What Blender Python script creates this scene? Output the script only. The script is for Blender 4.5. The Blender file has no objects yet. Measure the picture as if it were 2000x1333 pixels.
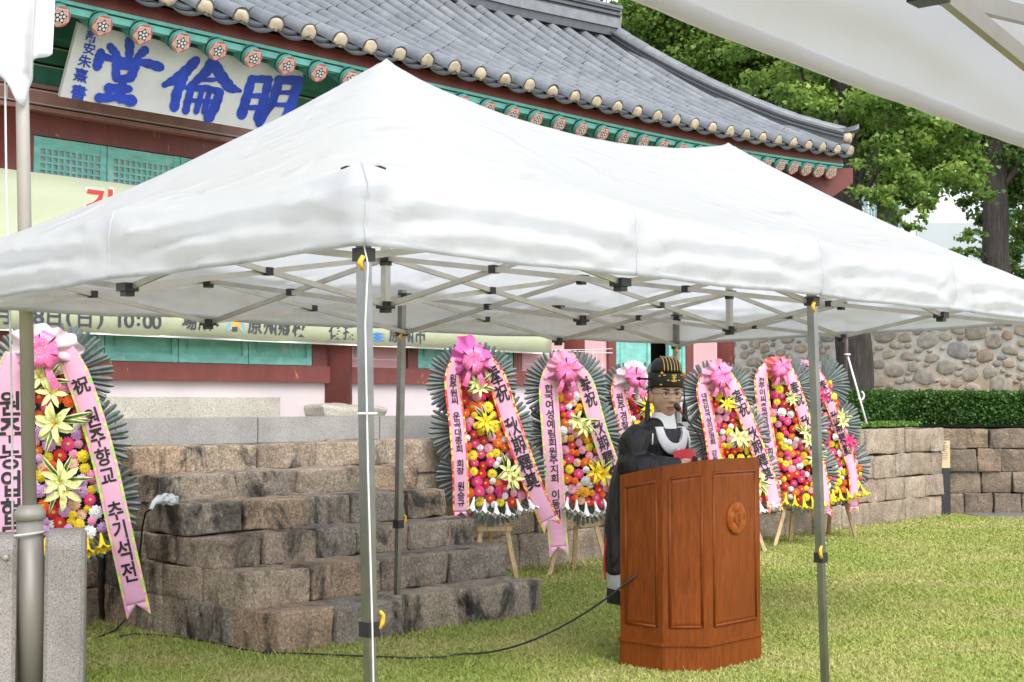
import bpy, math, random
import numpy as np
from mathutils import Vector, Matrix, noise
R = math.radians
SC = bpy.context.scene
COL = SC.collection

# ---------------------------------------------------------------- camera, sky, sun, exposure
CAM_H = 1.43
FPX = 2778.0                      # focal length in photo pixels (2000 px wide, 50 mm on 36 mm)
PITCH = math.atan((788 - 666.5) / FPX)
cam_data = bpy.data.cameras.new('camera')
cam_data.lens = 50.0
cam_data.sensor_width = 36.0
cam_data.clip_start = 0.05
cam_data.clip_end = 800
cam = bpy.data.objects.new('camera', cam_data)
COL.objects.link(cam)
cam.location = (0, 0, CAM_H)
cam.rotation_euler = (math.pi / 2 + PITCH, 0, 0)
SC.camera = cam

SUN_EL, SUN_AZ = 52.0, 155.0      # degrees; azimuth measured clockwise from +Y
world = bpy.data.worlds.new('World')
SC.world = world
world.use_nodes = True
wn, wl = world.node_tree.nodes, world.node_tree.links
wn.clear()
sky = wn.new('ShaderNodeTexSky')
sky.sky_type = 'NISHITA'
sky.sun_disc = False
sky.sun_elevation = R(SUN_EL)
sky.sun_rotation = R(SUN_AZ)
sky.air_density = 1.0
sky.dust_density = 1.0
sky.ozone_density = 1.0
hsv = wn.new('ShaderNodeHueSaturation')      # an overcast sky: the colour mostly washed out
hsv.inputs['Saturation'].default_value = 0.34
bg = wn.new('ShaderNodeBackground')
bg.inputs['Strength'].default_value = 0.15
wo = wn.new('ShaderNodeOutputWorld')
wl.new(sky.outputs[0], hsv.inputs['Color'])
wl.new(hsv.outputs[0], bg.inputs['Color'])
wl.new(bg.outputs[0], wo.inputs['Surface'])

sun_data = bpy.data.lights.new('sun', 'SUN')
sun_data.energy = 1.3
sun_data.angle = R(35)
sun_data.color = (1.0, 0.98, 0.95)
sun = bpy.data.objects.new('sun', sun_data)
COL.objects.link(sun)
sun.location = (0, -5, 30)
_d = Vector((math.sin(R(SUN_AZ)) * math.cos(R(SUN_EL)), math.cos(R(SUN_AZ)) * math.cos(R(SUN_EL)), math.sin(R(SUN_EL))))
sun.rotation_euler = _d.to_track_quat('Z', 'Y').to_euler()

SC.view_settings.view_transform = 'Standard'
SC.view_settings.look = 'None'
SC.view_settings.gamma = 1.0
SC.view_settings.use_curve_mapping = False
SC.view_settings.exposure = 1.32
SC.cycles.max_bounces = 8
SC.cycles.diffuse_bounces = 4
SC.cycles.transparent_max_bounces = 8

# ---------------------------------------------------------------- pixel -> place helpers
def ray(x, y):
    dx, dy = (x - 1000) / FPX, -(y - 666.5) / FPX
    c, s = math.cos(PITCH), math.sin(PITCH)
    return Vector((dx, c - dy * s, s + dy * c))
C0 = Vector((0, 0, CAM_H))
def on_z(x, y, z=0.0):
    d = ray(x, y)
    return C0 + d * ((z - CAM_H) / d.z)
def at_y(x, y, Y):
    d = ray(x, y)
    return C0 + d * (Y / d.y)
BANG = math.atan2(0.73, 0.683)               # direction of the hall's front
BU = Vector((math.cos(BANG), math.sin(BANG), 0))
BB = Vector((-math.sin(BANG), math.cos(BANG), 0))
BO = Vector((0.41, 12.7, 0))
def B(t, p, z):
    return BO + BU * t + BB * p + Vector((0, 0, z))
def fac(x, y, p):                            # pixel -> (t, z) on the plane p = const parallel to the hall's front
    d = ray(x, y)
    k = ((BO + BB * p) - C0).dot(BB) / d.dot(BB)
    P = C0 + d * k
    return (P - BO).dot(BU), P.z
def project(P):
    v = Vector(P) - C0
    c, s = math.cos(PITCH), math.sin(PITCH)
    w = v.y * c + v.z * s
    if w < 0.05: return None
    return 1000 + FPX * v.x / w, 666.5 - FPX * (-v.y * s + v.z * c) / w

# ---------------------------------------------------------------- mesh building
class MB:
    def __init__(self):
        self.v, self.f, self.m = [], [], []
    def add(self, vs, fs, mi=0):
        o = len(self.v)
        self.v += [tuple(a) for a in vs]
        for f in fs:
            self.f.append(tuple(i + o for i in f)); self.m.append(mi)
        return self
    def box(self, c, s, M=None, mi=0):
        x, y, z = s[0] / 2, s[1] / 2, s[2] / 2
        vs = [Vector(a) for a in ((-x,-y,-z),(x,-y,-z),(x,y,-z),(-x,y,-z),(-x,-y,z),(x,-y,z),(x,y,z),(-x,y,z))]
        if M is not None: vs = [M @ a for a in vs]
        vs = [a + Vector(c) for a in vs]
        return self.add(vs, [(0,3,2,1),(4,5,6,7),(0,1,5,4),(1,2,6,5),(2,3,7,6),(3,0,4,7)], mi)
    def bar(self, a, b, w, h, mi=0, up=(0,0,1)):
        a, b = Vector(a), Vector(b)
        d = (b - a).normalized()
        side = d.cross(Vector(up))
        if side.length < 1e-4: side = d.cross(Vector((1,0,0)))
        side.normalize()
        u2 = side.cross(d)
        q = [(-w/2,-h/2),(w/2,-h/2),(w/2,h/2),(-w/2,h/2)]
        vs = [a + side*i + u2*j for i, j in q] + [b + side*i + u2*j for i, j in q]
        return self.add(vs, [(3,2,1,0),(4,5,6,7),(0,1,5,4),(1,2,6,5),(2,3,7,6),(3,0,4,7)], mi)
    def tube(self, pts, r, n=8, mi=0, cap=True):
        pts = [Vector(p) for p in pts]
        rs = r if isinstance(r, (list, tuple)) else [r] * len(pts)
        vs, fs = [], []
        s = None
        for i, p in enumerate(pts):
            d = (pts[min(i+1, len(pts)-1)] - pts[max(i-1, 0)])
            d = d.normalized() if d.length > 1e-9 else Vector((0,0,1))
            if s is None:
                s = d.cross(Vector((0,0,1)) if abs(d.z) < .9 else Vector((1,0,0)))
            else: s = s - d*s.dot(d)
            s.normalize(); u = s.cross(d)
            for k in range(n):
                a = 2*math.pi*k/n
                vs.append(p + s*(math.cos(a)*rs[i]) + u*(math.sin(a)*rs[i]))
        for i in range(len(pts)-1):
            for k in range(n):
                fs.append((i*n+k, i*n+(k+1)%n, (i+1)*n+(k+1)%n, (i+1)*n+k))
        if cap:
            fs.append(tuple(range(n))[::-1]); fs.append(tuple((len(pts)-1)*n+k for k in range(n)))
        return self.add(vs, fs, mi)
    def loft(self, rings, closed=True, cap=True, mi=0):
        n = len(rings[0]); vs = [v for r in rings for v in r]; fs = []
        for i in range(len(rings)-1):
            for k in range(n if closed else n-1):
                fs.append((i*n+k, i*n+(k+1)%n, (i+1)*n+(k+1)%n, (i+1)*n+k))
        if cap:
            fs.append(tuple(range(n))[::-1]); fs.append(tuple((len(rings)-1)*n+k for k in range(n)))
        return self.add(vs, fs, mi)
    def lathe(self, prof, n=16, c=(0,0,0), mi=0, cap=True):
        rings = [[(c[0]+r*math.cos(2*math.pi*k/n), c[1]+r*math.sin(2*math.pi*k/n), c[2]+z) for k in range(n)] for r, z in prof]
        return self.loft(rings, True, cap, mi)
    def grid(self, fn, nu, nv, mi=0):
        vs = [fn(i/nu, j/nv) for i in range(nu+1) for j in range(nv+1)]
        fs = [(i*(nv+1)+j, (i+1)*(nv+1)+j, (i+1)*(nv+1)+j+1, i*(nv+1)+j+1) for i in range(nu) for j in range(nv)]
        return self.add(vs, fs, mi)
    def prism(self, poly, z0, z1, mi=0):
        n = len(poly)
        vs = [(x, y, z0) for x, y in poly] + [(x, y, z1) for x, y in poly]
        fs = [tuple(range(n))[::-1], tuple(range(n, 2*n))] + [(i, (i+1)%n, n+(i+1)%n, n+i) for i in range(n)]
        return self.add(vs, fs, mi)
    def mesh(self, name, mats, smooth=False):
        me = bpy.data.meshes.new(name)
        me.from_pydata(self.v, [], self.f)
        if not isinstance(mats, (list, tuple)): mats = [mats]
        for m in mats: me.materials.append(m)
        if len(mats) > 1: me.polygons.foreach_set('material_index', self.m)
        if smooth: me.polygons.foreach_set('use_smooth', [True]*len(me.polygons))
        me.update()
        return me
    def obj(self, name, mats, parent=None, smooth=False):
        return link(name, self.mesh(name, mats, smooth), parent)

def link(name, me, parent=None, M=None):
    o = bpy.data.objects.new(name, me)
    COL.objects.link(o)
    if parent is not None: o.parent = parent
    if M is not None: o.matrix_basis = M
    return o
def tag(o, label, cat, group=None):
    o['label'] = label; o['category'] = cat
    if group: o['group'] = group
    return o
def thing(name, label, cat, loc=(0,0,0), rz=0.0, group=None):
    o = bpy.data.objects.new(name, None)
    o.empty_display_size = 0.1
    COL.objects.link(o)
    o.location = loc; o.rotation_euler = (0, 0, rz)
    return tag(o, label, cat, group)
def struct(o):
    o['kind'] = 'structure'; return o
def TR(loc, rot=(0,0,0), sc=(1,1,1)):
    from mathutils import Euler
    return Matrix.LocRotScale(Vector(loc), Euler(rot), Vector(sc))
def fast_mesh(name, verts, faces_per, mats):   # verts (N,k,3) numpy -> N polygons of k corners
    N, k = verts.shape[0], verts.shape[1]
    me = bpy.data.meshes.new(name)
    me.vertices.add(N*k); me.vertices.foreach_set('co', verts.reshape(-1).astype(np.float32))
    me.loops.add(N*k); me.loops.foreach_set('vertex_index', np.arange(N*k, dtype=np.int32))
    me.polygons.add(N)
    me.polygons.foreach_set('loop_start', np.arange(0, N*k, k, dtype=np.int32))
    me.polygons.foreach_set('loop_total', np.full(N, k, dtype=np.int32))
    me.materials.append(mats)
    me.update(); me.validate()
    return me

# ---------------------------------------------------------------- materials
def srgb(r, g, b):
    f = lambda c: (c/255/12.92) if c/255 <= 0.04045 else ((c/255+0.055)/1.055)**2.4
    return (f(r), f(g), f(b))
class NT:
    def __init__(self, name):
        self.m = bpy.data.materials.new(name); self.m.use_nodes = True
        self.t = self.m.node_tree; self.n = self.t.nodes; self.l = self.t.links
        self.p = self.n['Principled BSDF']
        self.pos = self.n.new('ShaderNodeNewGeometry')
        self.out = self.n['Material Output']
    def set(self, key, v):
        self.p.inputs[key].default_value = v
    def noise(self, scale, detail=3, rough=0.55, vec=None, dist=0.0):
        t = self.n.new('ShaderNodeTexNoise')
        t.inputs['Scale'].default_value = scale; t.inputs['Detail'].default_value = detail
        t.inputs['Roughness'].default_value = rough; t.inputs['Distortion'].default_value = dist
        self.l.new(vec if vec is not None else self.pos.outputs['Position'], t.inputs['Vector'])
        return t.outputs['Fac']
    def mapped(self, sc, vec=None):
        t = self.n.new('ShaderNodeMapping'); t.inputs['Scale'].default_value = sc
        self.l.new(vec if vec is not None else self.pos.outputs['Position'], t.inputs['Vector'])
        return t.outputs[0]
    def ramp(self, fac, stops):
        t = self.n.new('ShaderNodeValToRGB'); e = t.color_ramp.elements
        while len(e) > 1: e.remove(e[-1])
        e[0].position = stops[0][0]; e[0].color = (*stops[0][1], 1) if not isinstance(stops[0][1], float) else (stops[0][1],)*3+(1,)
        for p, c in stops[1:]:
            x = e.new(p); x.color = (*c, 1) if not isinstance(c, float) else (c, c, c, 1)
        self.l.new(fac, t.inputs[0]); return t.outputs[0]
    def mix(self, fac, a, b, mode='MIX'):
        t = self.n.new('ShaderNodeMix'); t.data_type = 'RGBA'; t.blend_type = mode
        for s, v in ((t.inputs[0], fac), (t.inputs[6], a), (t.inputs[7], b)):
            if isinstance(v, (int, float)): s.default_value = v
            elif isinstance(v, tuple): s.default_value = (*v, 1)
            else: self.l.new(v, s)
        return t.outputs[2]
    def rnd(self):
        t = self.n.new('ShaderNodeObjectInfo'); return t.outputs['Random']
    def attr(self, name):
        t = self.n.new('ShaderNodeAttribute'); t.attribute_name = name; return t
    def color(self, s): self.l.new(s, self.p.inputs['Base Color'])
    def roughness(self, s): self.l.new(s, self.p.inputs['Roughness'])
    def bump(self, h, strength=0.4, dist=0.01, prev=None):
        t = self.n.new('ShaderNodeBump'); t.inputs['Strength'].default_value = strength
        t.inputs['Distance'].default_value = dist
        self.l.new(h, t.inputs['Height'])
        if prev is not None: self.l.new(prev, t.inputs['Normal'])
        self.l.new(t.outputs[0], self.p.inputs['Normal']); return t.outputs[0]
def mul(c, k): return tuple(min(1.0, max(0.0, a*k)) for a in c)
def mk(name, col, rough=0.6, metal=0.0, var=0.12, vs=6.0, bump=0.0, bs=60.0, bd=0.004, rand=0.0, spec=0.5, stretch=None, dirt=None):
    t = NT(name)
    t.set('Roughness', rough); t.set('Metallic', metal); t.set('Specular IOR Level', spec)
    vec = t.mapped(stretch) if stretch else None
    c = t.ramp(t.noise(vs, 4, vec=vec), [(0.3, mul(col, 1-var)), (0.7, mul(col, 1+var))])
    if rand:
        c = t.mix(1.0, c, t.ramp(t.rnd(), [(0.0, (1-rand,)*3), (1.0, (1.0, 1.0, 1.0))]), 'MULTIPLY')
    if dirt:
        c = t.mix(t.ramp(t.noise(dirt[1], 5), [(0.52, 0.0), (0.68, 1.0)]), c, dirt[0])
    t.color(c)
    if bump: t.bump(t.noise(bs, 4, vec=vec), bump, bd)
    return t.m

M = {}
# --- stone
def stone_mat(name, tints, dark, stain, wet=0.35, bump=0.9, cut=.5):
    t = NT(name)
    r = t.rnd()
    base = t.ramp(r, [(i/max(1, len(tints)-1), c) for i, c in enumerate(tints)])
    sp = t.ramp(t.noise(62, 4, 0.75), [(0.28, 0.35), (0.5, 1.0), (0.70, 1.75)])
    c = t.mix(1.0, base, sp, 'MULTIPLY')
    lg = t.ramp(t.noise(5, 4, 0.6), [(0.3, 0.7), (0.7, 1.2)])
    c = t.mix(1.0, c, lg, 'MULTIPLY')
    st = t.ramp(t.noise(3.4, 7, 0.74, vec=t.mapped((1.0, 1.0, 0.6)), dist=0.6), [(cut, 0.0), (cut+stain, 1.0)])
    c = t.mix(st, c, dark)
    t.color(c)
    t.roughness(t.ramp(st, [(0.0, 0.8), (1.0, wet)]))
    b = t.bump(t.noise(16, 7, 0.7), bump, 0.03)
    t.bump(t.noise(110, 3, 0.6), 0.5, 0.006, b)
    return t.m
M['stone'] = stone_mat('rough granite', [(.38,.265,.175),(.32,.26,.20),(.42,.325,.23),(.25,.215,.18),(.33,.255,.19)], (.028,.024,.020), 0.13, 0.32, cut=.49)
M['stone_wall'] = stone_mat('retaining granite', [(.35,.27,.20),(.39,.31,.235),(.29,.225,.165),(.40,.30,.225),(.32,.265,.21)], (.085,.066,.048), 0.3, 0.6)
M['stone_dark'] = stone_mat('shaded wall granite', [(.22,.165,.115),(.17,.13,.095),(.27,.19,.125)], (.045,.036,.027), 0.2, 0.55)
M['soil'] = mk('soil joint', (.07,.055,.04), .9, var=.4, vs=15, bump=.6, bs=80)
def granite_mat(name, col, sc=170):
    t = NT(name)
    s = t.noise(sc, 2, 0.7)
    c = t.ramp(s, [(0.28, mul(col, .32)), (0.44, mul(col, .85)), (0.6, mul(col, 1.12)), (0.75, mul(col, 1.45))])
    c = t.mix(1.0, c, t.ramp(t.noise(3, 4), [(0.3, 0.8), (0.7, 1.12)]), 'MULTIPLY')
    t.color(c); t.set('Roughness', 0.6); t.bump(s, 0.25, 0.003)
    return t.m
M['granite'] = granite_mat('dressed grey granite', (.36,.345,.325))
M['granite_y'] = granite_mat('dressed yellowish granite', (.46,.43,.36), 120)
M['granite_post'] = granite_mat('flagpole granite', (.35,.31,.285), 125)
# --- timber, plaster
def paint(name, col, worn=None, wsc=9, rough=.55, wthr=(.6,.66), stretch=(1,1,.25)):
    t = NT(name)
    c = t.ramp(t.noise(7, 4, vec=t.mapped(stretch)), [(0.3, mul(col, .82)), (0.7, mul(col, 1.15))])
    if worn:
        c = t.mix(t.ramp(t.noise(wsc, 6, .7, vec=t.mapped((1, 1, .4)), dist=1.2), [(wthr[0], 0.0), (wthr[1], 1.0)]), c, worn)
    t.color(c); t.set('Roughness', rough); t.bump(t.noise(60, 4, vec=t.mapped((1, 1, .15))), .25, .004)
    return t.m
M['red'] = paint('red brown timber', (.175,.042,.035), (.40,.20,.07), 9, .5, (.63,.67))
M['red_dark'] = paint('dark red timber', (.15,.03,.025), None)
M['green'] = paint('dancheong green', (.085,.31,.255), None, rough=.6)
M['eave_green'] = paint('pale dancheong green', (.14,.44,.375), None, rough=.6)
M['door_green'] = paint('weathered turquoise paint', (.20,.52,.45), (.42,.58,.52), 14, .7, (.56,.66), (1,1,3))
M['purple'] = paint('dusty rose beam', (.48,.24,.23), None, stretch=(1,1,1))
M['black_line'] = mk('black line', (.012,.012,.014), .6)
M['white_line'] = mk('white line', (.72,.70,.69), .6)
M['pink_plaster'] = mk('pink plaster', (.66,.36,.37), .85, var=.05, vs=3)
M['pale_plaster'] = mk('pale plaster', (.60,.52,.525), .85, var=.05, vs=3)
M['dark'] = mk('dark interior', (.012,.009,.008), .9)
M['flower_pink'] = mk('rafter end pink', (.75,.36,.30), .6, var=.14, vs=9)
M['flower_red'] = mk('rafter end red', (.55,.13,.11), .6, var=.08)
M['lattice_paper'] = mk('lattice backing', (.35,.37,.35), .9)
# --- roof
def tile_mat(name, col, rough):
    t = NT(name)
    c = t.ramp(t.rnd(), [(0, mul(col, .88)), (.5, col), (1, mul((col[0]*1.04, col[1]*1.04, col[2]*.98), 1.14))])
    c = t.mix(1.0, c, t.ramp(t.noise(9, 5, .65), [(.3, .75), (.7, 1.15)]), 'MULTIPLY')
    t.color(c); t.set('Roughness', rough); t.bump(t.noise(70, 3), .15, .003)
    return t.m
M['tile'] = tile_mat('wet grey roof tile', (.175,.184,.198), .34)
M['tile_dark'] = tile_mat('dark ridge tile', (.075,.08,.09), .38)
M['clay'] = mk('cream clay plug', (.42,.345,.25), .85, var=.25, vs=14, bump=.5, bs=40)
# --- cloth, metal
def cloth(name, col, trans=.35, bs=(14, .3), rough=.7, wr=0.3):
    t = NT(name)
    t.set('Base Color', (*col, 1)); t.set('Roughness', rough); t.set('Specular IOR Level', .25)
    rg = t.noise(3.6, 4, .55, vec=t.mapped((1,1,1.9)), dist=.7)
    rg.node.noise_type = 'RIDGED_MULTIFRACTAL'; rg.node.normalize = True
    b = t.bump(rg, wr, .05)
    b = t.bump(t.noise(bs[0], 3, .5, dist=.5), bs[1]*.6, .012, b)
    if trans:
        tr = t.n.new('ShaderNodeBsdfTranslucent'); tr.inputs[0].default_value = (*col, 1)
        mx = t.n.new('ShaderNodeMixShader'); mx.inputs[0].default_value = trans
        t.l.new(t.p.outputs[0], mx.inputs[1]); t.l.new(tr.outputs[0], mx.inputs[2])
        t.l.new(b, tr.inputs['Normal'])
        t.l.new(mx.outputs[0], t.out.inputs['Surface'])
    return t.m
M['tent'] = cloth('white tent cloth', (.79,.796,.83), .6, wr=.6)
M['tent_in'] = cloth('white tent cloth nearby', (.90,.885,.935), .66, wr=.2)
M['flag'] = cloth('white flag cloth', (.82,.82,.84), .3)
M['steel'] = mk('galvanised steel', (.29,.29,.285), .34, 1.0, var=.15, vs=9, rand=.1)
M['alu'] = mk('dull aluminium', (.50,.475,.44), .5, .75, var=.12, vs=8)
M['pole'] = mk('flagpole steel', (.42,.385,.34), .5, .3, var=.15, vs=5, stretch=(1,1,.2))
M['brownpole'] = mk('brown painted pole', (.13,.09,.085), .45, .3)
M['plastic_black'] = mk('black plastic', (.015,.015,.016), .42)
M['plastic_yellow'] = mk('yellow plastic', (.75,.42,.03), .4)
M['rope'] = mk('white rope', (.72,.72,.70), .8, bump=.5, bs=300, bd=.002)
M['cable'] = mk('black cable', (.012,.012,.013), .4)
# --- lectern
def wood(name, col, sc=(14, 14, 1.2), rough=.28):
    t = NT(name)
    n1 = t.noise(6, 6, .6, vec=t.mapped(sc), dist=.5)
    c = t.ramp(n1, [(.25, mul(col, .6)), (.5, col), (.75, mul(col, 1.3))])
    c = t.mix(1.0, c, t.ramp(t.noise(2.2, 3), [(.3, .85), (.7, 1.12)]), 'MULTIPLY')
    t.color(c); t.set('Roughness', rough); t.set('Specular IOR Level', .16); t.bump(n1, .05, .002)
    return t.m
M['wood'] = wood('varnished cherry wood', (.20,.048,.0085), rough=.36)
M['wood_emblem'] = wood('carved emblem wood', (.27,.068,.012), (3,3,3), .4)
M['pine'] = wood('pale pine easel', (.56,.40,.22), rough=.6)
M['pine_dark'] = wood('weathered pine easel', (.30,.20,.11), rough=.6)
# ---------------------------------------------------------------- glyph outlines from Blender's own built-in typeface
RIB = {
 'a': ('원주농업협동조합', '祝 원주향교 추기석전'),
 'b': ('원주원씨 운곡대종회 회장 원승규', '奉祝 秋期釋奠'),
 'c': ('한국여성예림회원주지회 이동희', '奉祝 秋期釋奠'),
 'd': ('원주경찰서', '奉祝 秋期'),
 'e': ('대한민국상이군경회 강원원주시지회', '奉祝 秋期釋奠'),
 'f': ('전주이씨총곡공파종중 회장 이광근', '奉祝 秋期釋奠'),
 'g': ('원주향교', '奉祝 秋期釋奠'),
}
BAN1, BAN2, BAN3 = '9月 28日(日) 10:00', '場所:', '原州鄕校'
BAN4, BAN5 = '後援', '原州市'
_chars = set(''.join(a + b for a, b in RIB.values()) + '新安朱熹書' + '강國會' + BAN1 + BAN2 + BAN3 + BAN4 + BAN5) - {' '}
GLYPH = {}
def _glyphs():
    tmp = []
    for ch in sorted(_chars):
        for bold in (0.0, 0.022):
            cu = bpy.data.curves.new('g', 'FONT'); cu.body = ch; cu.size = 1.0
            cu.resolution_u = 3; cu.offset = bold; cu.fill_mode = 'FRONT'
            o = bpy.data.objects.new('g', cu); COL.objects.link(o); tmp.append((ch, bold, o))
    dg = bpy.context.evaluated_depsgraph_get()
    for ch, bold, o in tmp:
        me = bpy.data.meshes.new_from_object(o.evaluated_get(dg))
        vs = [(v.co.x, v.co.y) for v in me.vertices]
        fs = [tuple(p.vertices) for p in me.polygons]
        xs = [a for a, b in vs] or [0]; ys = [b for a, b in vs] or [0]
        GLYPH[(ch, bold > 0)] = (vs, fs, (min(xs), max(xs), min(ys), max(ys)))
        bpy.data.meshes.remove(me)
    for ch, bold, o in tmp:
        cu = o.data; bpy.data.objects.remove(o); bpy.data.curves.remove(cu)
_glyphs()
def put_glyph(mb, ch, fn, bold=True, square=False):
    """fn(a, b) -> point; a, b in glyph box -0.5..0.5 (square em box, or its own bounds)"""
    vs, fs, (x0, x1, y0, y1) = GLYPH[(ch, bold)]
    if not vs: return
    if square:
        cx, cy, sx, sy = (x0+x1)/2, (y0+y1)/2, max(x1-x0, 1e-3), max(y1-y0, 1e-3)
    else:
        cx, cy, sx, sy = (x0+x1)/2, (y0+y1)/2, 0.92, 0.92
    mb.add([fn((x-cx)/sx, (y-cy)/sy) for x, y in vs], fs)
# ---------------------------------------------------------------- ground
def lawn_material():
    t = NT('lawn')
    big = t.ramp(t.noise(1.1, 3, .5), [(.32, (.23,.265,.06)), (.5, (.285,.285,.088)), (.68, (.35,.31,.135))])
    fine = t.ramp(t.noise(70, 3, .7), [(.25, .55), (.5, 1.0), (.75, 1.5)])
    t.color(t.mix(1.0, big, fine, 'MULTIPLY')); t.set('Roughness', .85); t.set('Specular IOR Level', .2)
    t.bump(t.noise(120, 3, .7), .8, .02)
    return t.m
def blade_material():
    t = NT('grass blades')
    big = t.ramp(t.noise(1.1, 3, .5), [(.30, (.28,.345,.08)), (.5, (.345,.37,.11)), (.70, (.42,.40,.165))])
    a = t.attr('tone').outputs['Fac']
    c = t.mix(1.0, big, t.ramp(a, [(0, (.72,.85,.65)), (.45, (.97,1.0,.9)), (.8, (1.12,1.06,1.0)), (1, (1.4,1.28,1.25))]), 'MULTIPLY')
    t.color(c); t.set('Roughness', .6); t.set('Specular IOR Level', .25)
    return t.m
mb = MB(); mb.grid(lambda a, b: (-150+300*a, -60+260*b, 0.0), 30, 26)
struct(mb.obj('lawn', lawn_material()))

# raised terrace behind the retaining walls
W_A = B(7.42, 0.0, 0)                        # outer corner of the long retaining wall
W_B = B(7.42, 0.62, 0)                       # recess
W_C = W_B + Vector((7.0, 0.35, 0))
Z_T = 1.13
mb = MB()
poly = [B(-14, .25, 0), B(7.2, .25, 0), B(7.2, .9, 0), W_C + Vector((0, .3, 0)), Vector((60, 19.6, 0)), Vector((60, 120, 0)), Vector((-60, 120, 0)), Vector((-60, 10, 0))]
mb.add([(p.x, p.y, Z_T - .02) for p in poly], [tuple(range(len(poly)))])
M['terrace'] = mk('terrace soil', (.16,.15,.09), .9, var=.3, vs=3, bump=.5)
struct(mb.obj('terrace_ground', M['terrace']))
# paved path beyond the sign
mb = MB()
pp = [on_z(1868, 1001), on_z(1930, 1013), on_z(2000, 1021), on_z(2300, 1040), on_z(2300, 985), on_z(1900, 985)]
mb.add([(p.x, p.y, .006) for p in pp], [tuple(range(len(pp)))])
struct(mb.obj('path', mk('wet grey paving', (.17,.165,.16), .4, var=.2, vs=3, bump=.3)))

# grass blades
def grass():
    rng = np.random.default_rng(5)
    N = 880000
    Y = 5.6 + 13.2 * rng.random(N) ** 1.35
    X = (rng.random(N) * 2 - 1) * (Y * .40 + .4)
    bt = (X - BO.x) * BU.x + (Y - BO.y) * BU.y
    bp = (X - BO.x) * BB.x + (Y - BO.y) * BB.y
    keep = ~((bp > -.02) & (bt < 7.45)) & ~((bp > -1.85) & (bt > -4.6) & (bt < -2.28))
    keep &= ~((Y > 18.0) & (X > 5.6))
    X, Y, bt, bp = X[keep], Y[keep], bt[keep], bp[keep]; n = len(X)
    h = (.007 + .014 * rng.random(n) ** 1.6) * (1 + .02 * (Y - 6))
    tall = rng.random(n) < .012
    h[tall] *= 1.9
    edge = ((bp > -.10) & (bt < 7.45)) | ((bp > -1.93) & (bt > -4.70) & (bt < -2.20))
    h[edge & (rng.random(n) < .45)] *= 2.4                     # longer tufts against the stones
    w = (.0020 + .0020 * rng.random(n)) * (1 + .11 * (Y - 6))
    a = rng.random(n) * 6.283; l = .3 + rng.random(n) * 1.3; la = rng.random(n) * 6.283
    V = np.zeros((n, 3, 3))
    V[:, 0, 0] = X - np.cos(a) * w; V[:, 0, 1] = Y - np.sin(a) * w
    V[:, 1, 0] = X + np.cos(a) * w; V[:, 1, 1] = Y + np.sin(a) * w
    V[:, 2, 0] = X + np.cos(la) * l * h; V[:, 2, 1] = Y + np.sin(la) * l * h; V[:, 2, 2] = h
    V[:, :2, 2] = .001
    me = fast_mesh('grass', V, 3, blade_material())
    at = me.attributes.new('tone', 'FLOAT', 'FACE'); at.data.foreach_set('value', rng.random(n).astype(np.float32))
    o = link('grass', me); o['kind'] = 'stuff'
    tag(o, 'short green and straw coloured lawn grass', 'grass')
grass()
# ---------------------------------------------------------------- stone blocks
import bmesh
_cube_cache = {}
def _cube(n):
    if n not in _cube_cache:
        bm = bmesh.new(); bmesh.ops.create_cube(bm, size=2.0)
        bmesh.ops.subdivide_edges(bm, edges=bm.edges[:], cuts=n-1, use_grid_fill=True)
        bm.verts.index_update()
        _cube_cache[n] = ([tuple(v.co) for v in bm.verts], [tuple(v.index for v in f.verts) for f in bm.faces])
        bm.free()
    return _cube_cache[n]
def rough_block(name, lo, hi, mat, parent, seed=0, n=6, r=.011, amp=.012, freq=5.0, skew=.012):
    vs, fs = _cube(n)
    lo, hi = Vector(lo), Vector(hi)
    c, s = (lo+hi)/2, (hi-lo)/2
    rnd = random.Random(seed)
    off = Vector((rnd.uniform(-50, 50), rnd.uniform(-50, 50), rnd.uniform(-50, 50)))
    sk = [[rnd.uniform(-skew, skew) for _ in range(3)] for _ in range(8)]
    out = []
    def edge(x, h):                              # keep the last row of faces narrow: a crisp, slightly worn arris
        k = round((x+1)/2*n)
        if k == 0: return -h
        if k == n: return h
        return -(h-r)+2*(h-r)*(k-1)/(n-2)
    for v in vs:
        p = Vector([edge(v[i], s[i]) for i in range(3)])
        inner = Vector([max(-(s[i]-r), min(s[i]-r, p[i])) for i in range(3)])
        d = p - inner
        if d.length > 1e-6:
            q = inner + d.normalized()*r if d.length > r else p
        else: q = p
        # corner skew (trilinear)
        k = [0, 0, 0]
        for ci in range(8):
            wx = (1+v[0])/2 if ci & 1 else (1-v[0])/2
            wy = (1+v[1])/2 if ci & 2 else (1-v[1])/2
            wz = (1+v[2])/2 if ci & 4 else (1-v[2])/2
            for a in range(3): k[a] += wx*wy*wz*sk[ci][a]
        nn = noise.noise_vector((c+q)*freq + off)*amp + noise.noise_vector((c+q)*freq*3.1 + off)*(amp*.55)
        out.append(c + q + Vector(k) + nn)
    m = MB(); m.add(out, fs)
    return m.obj(name, mat, parent, smooth=True)

platform = thing('stone_platform', 'long platform of rough granite blocks carrying the painted hall', 'platform', BO, BANG)
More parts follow.
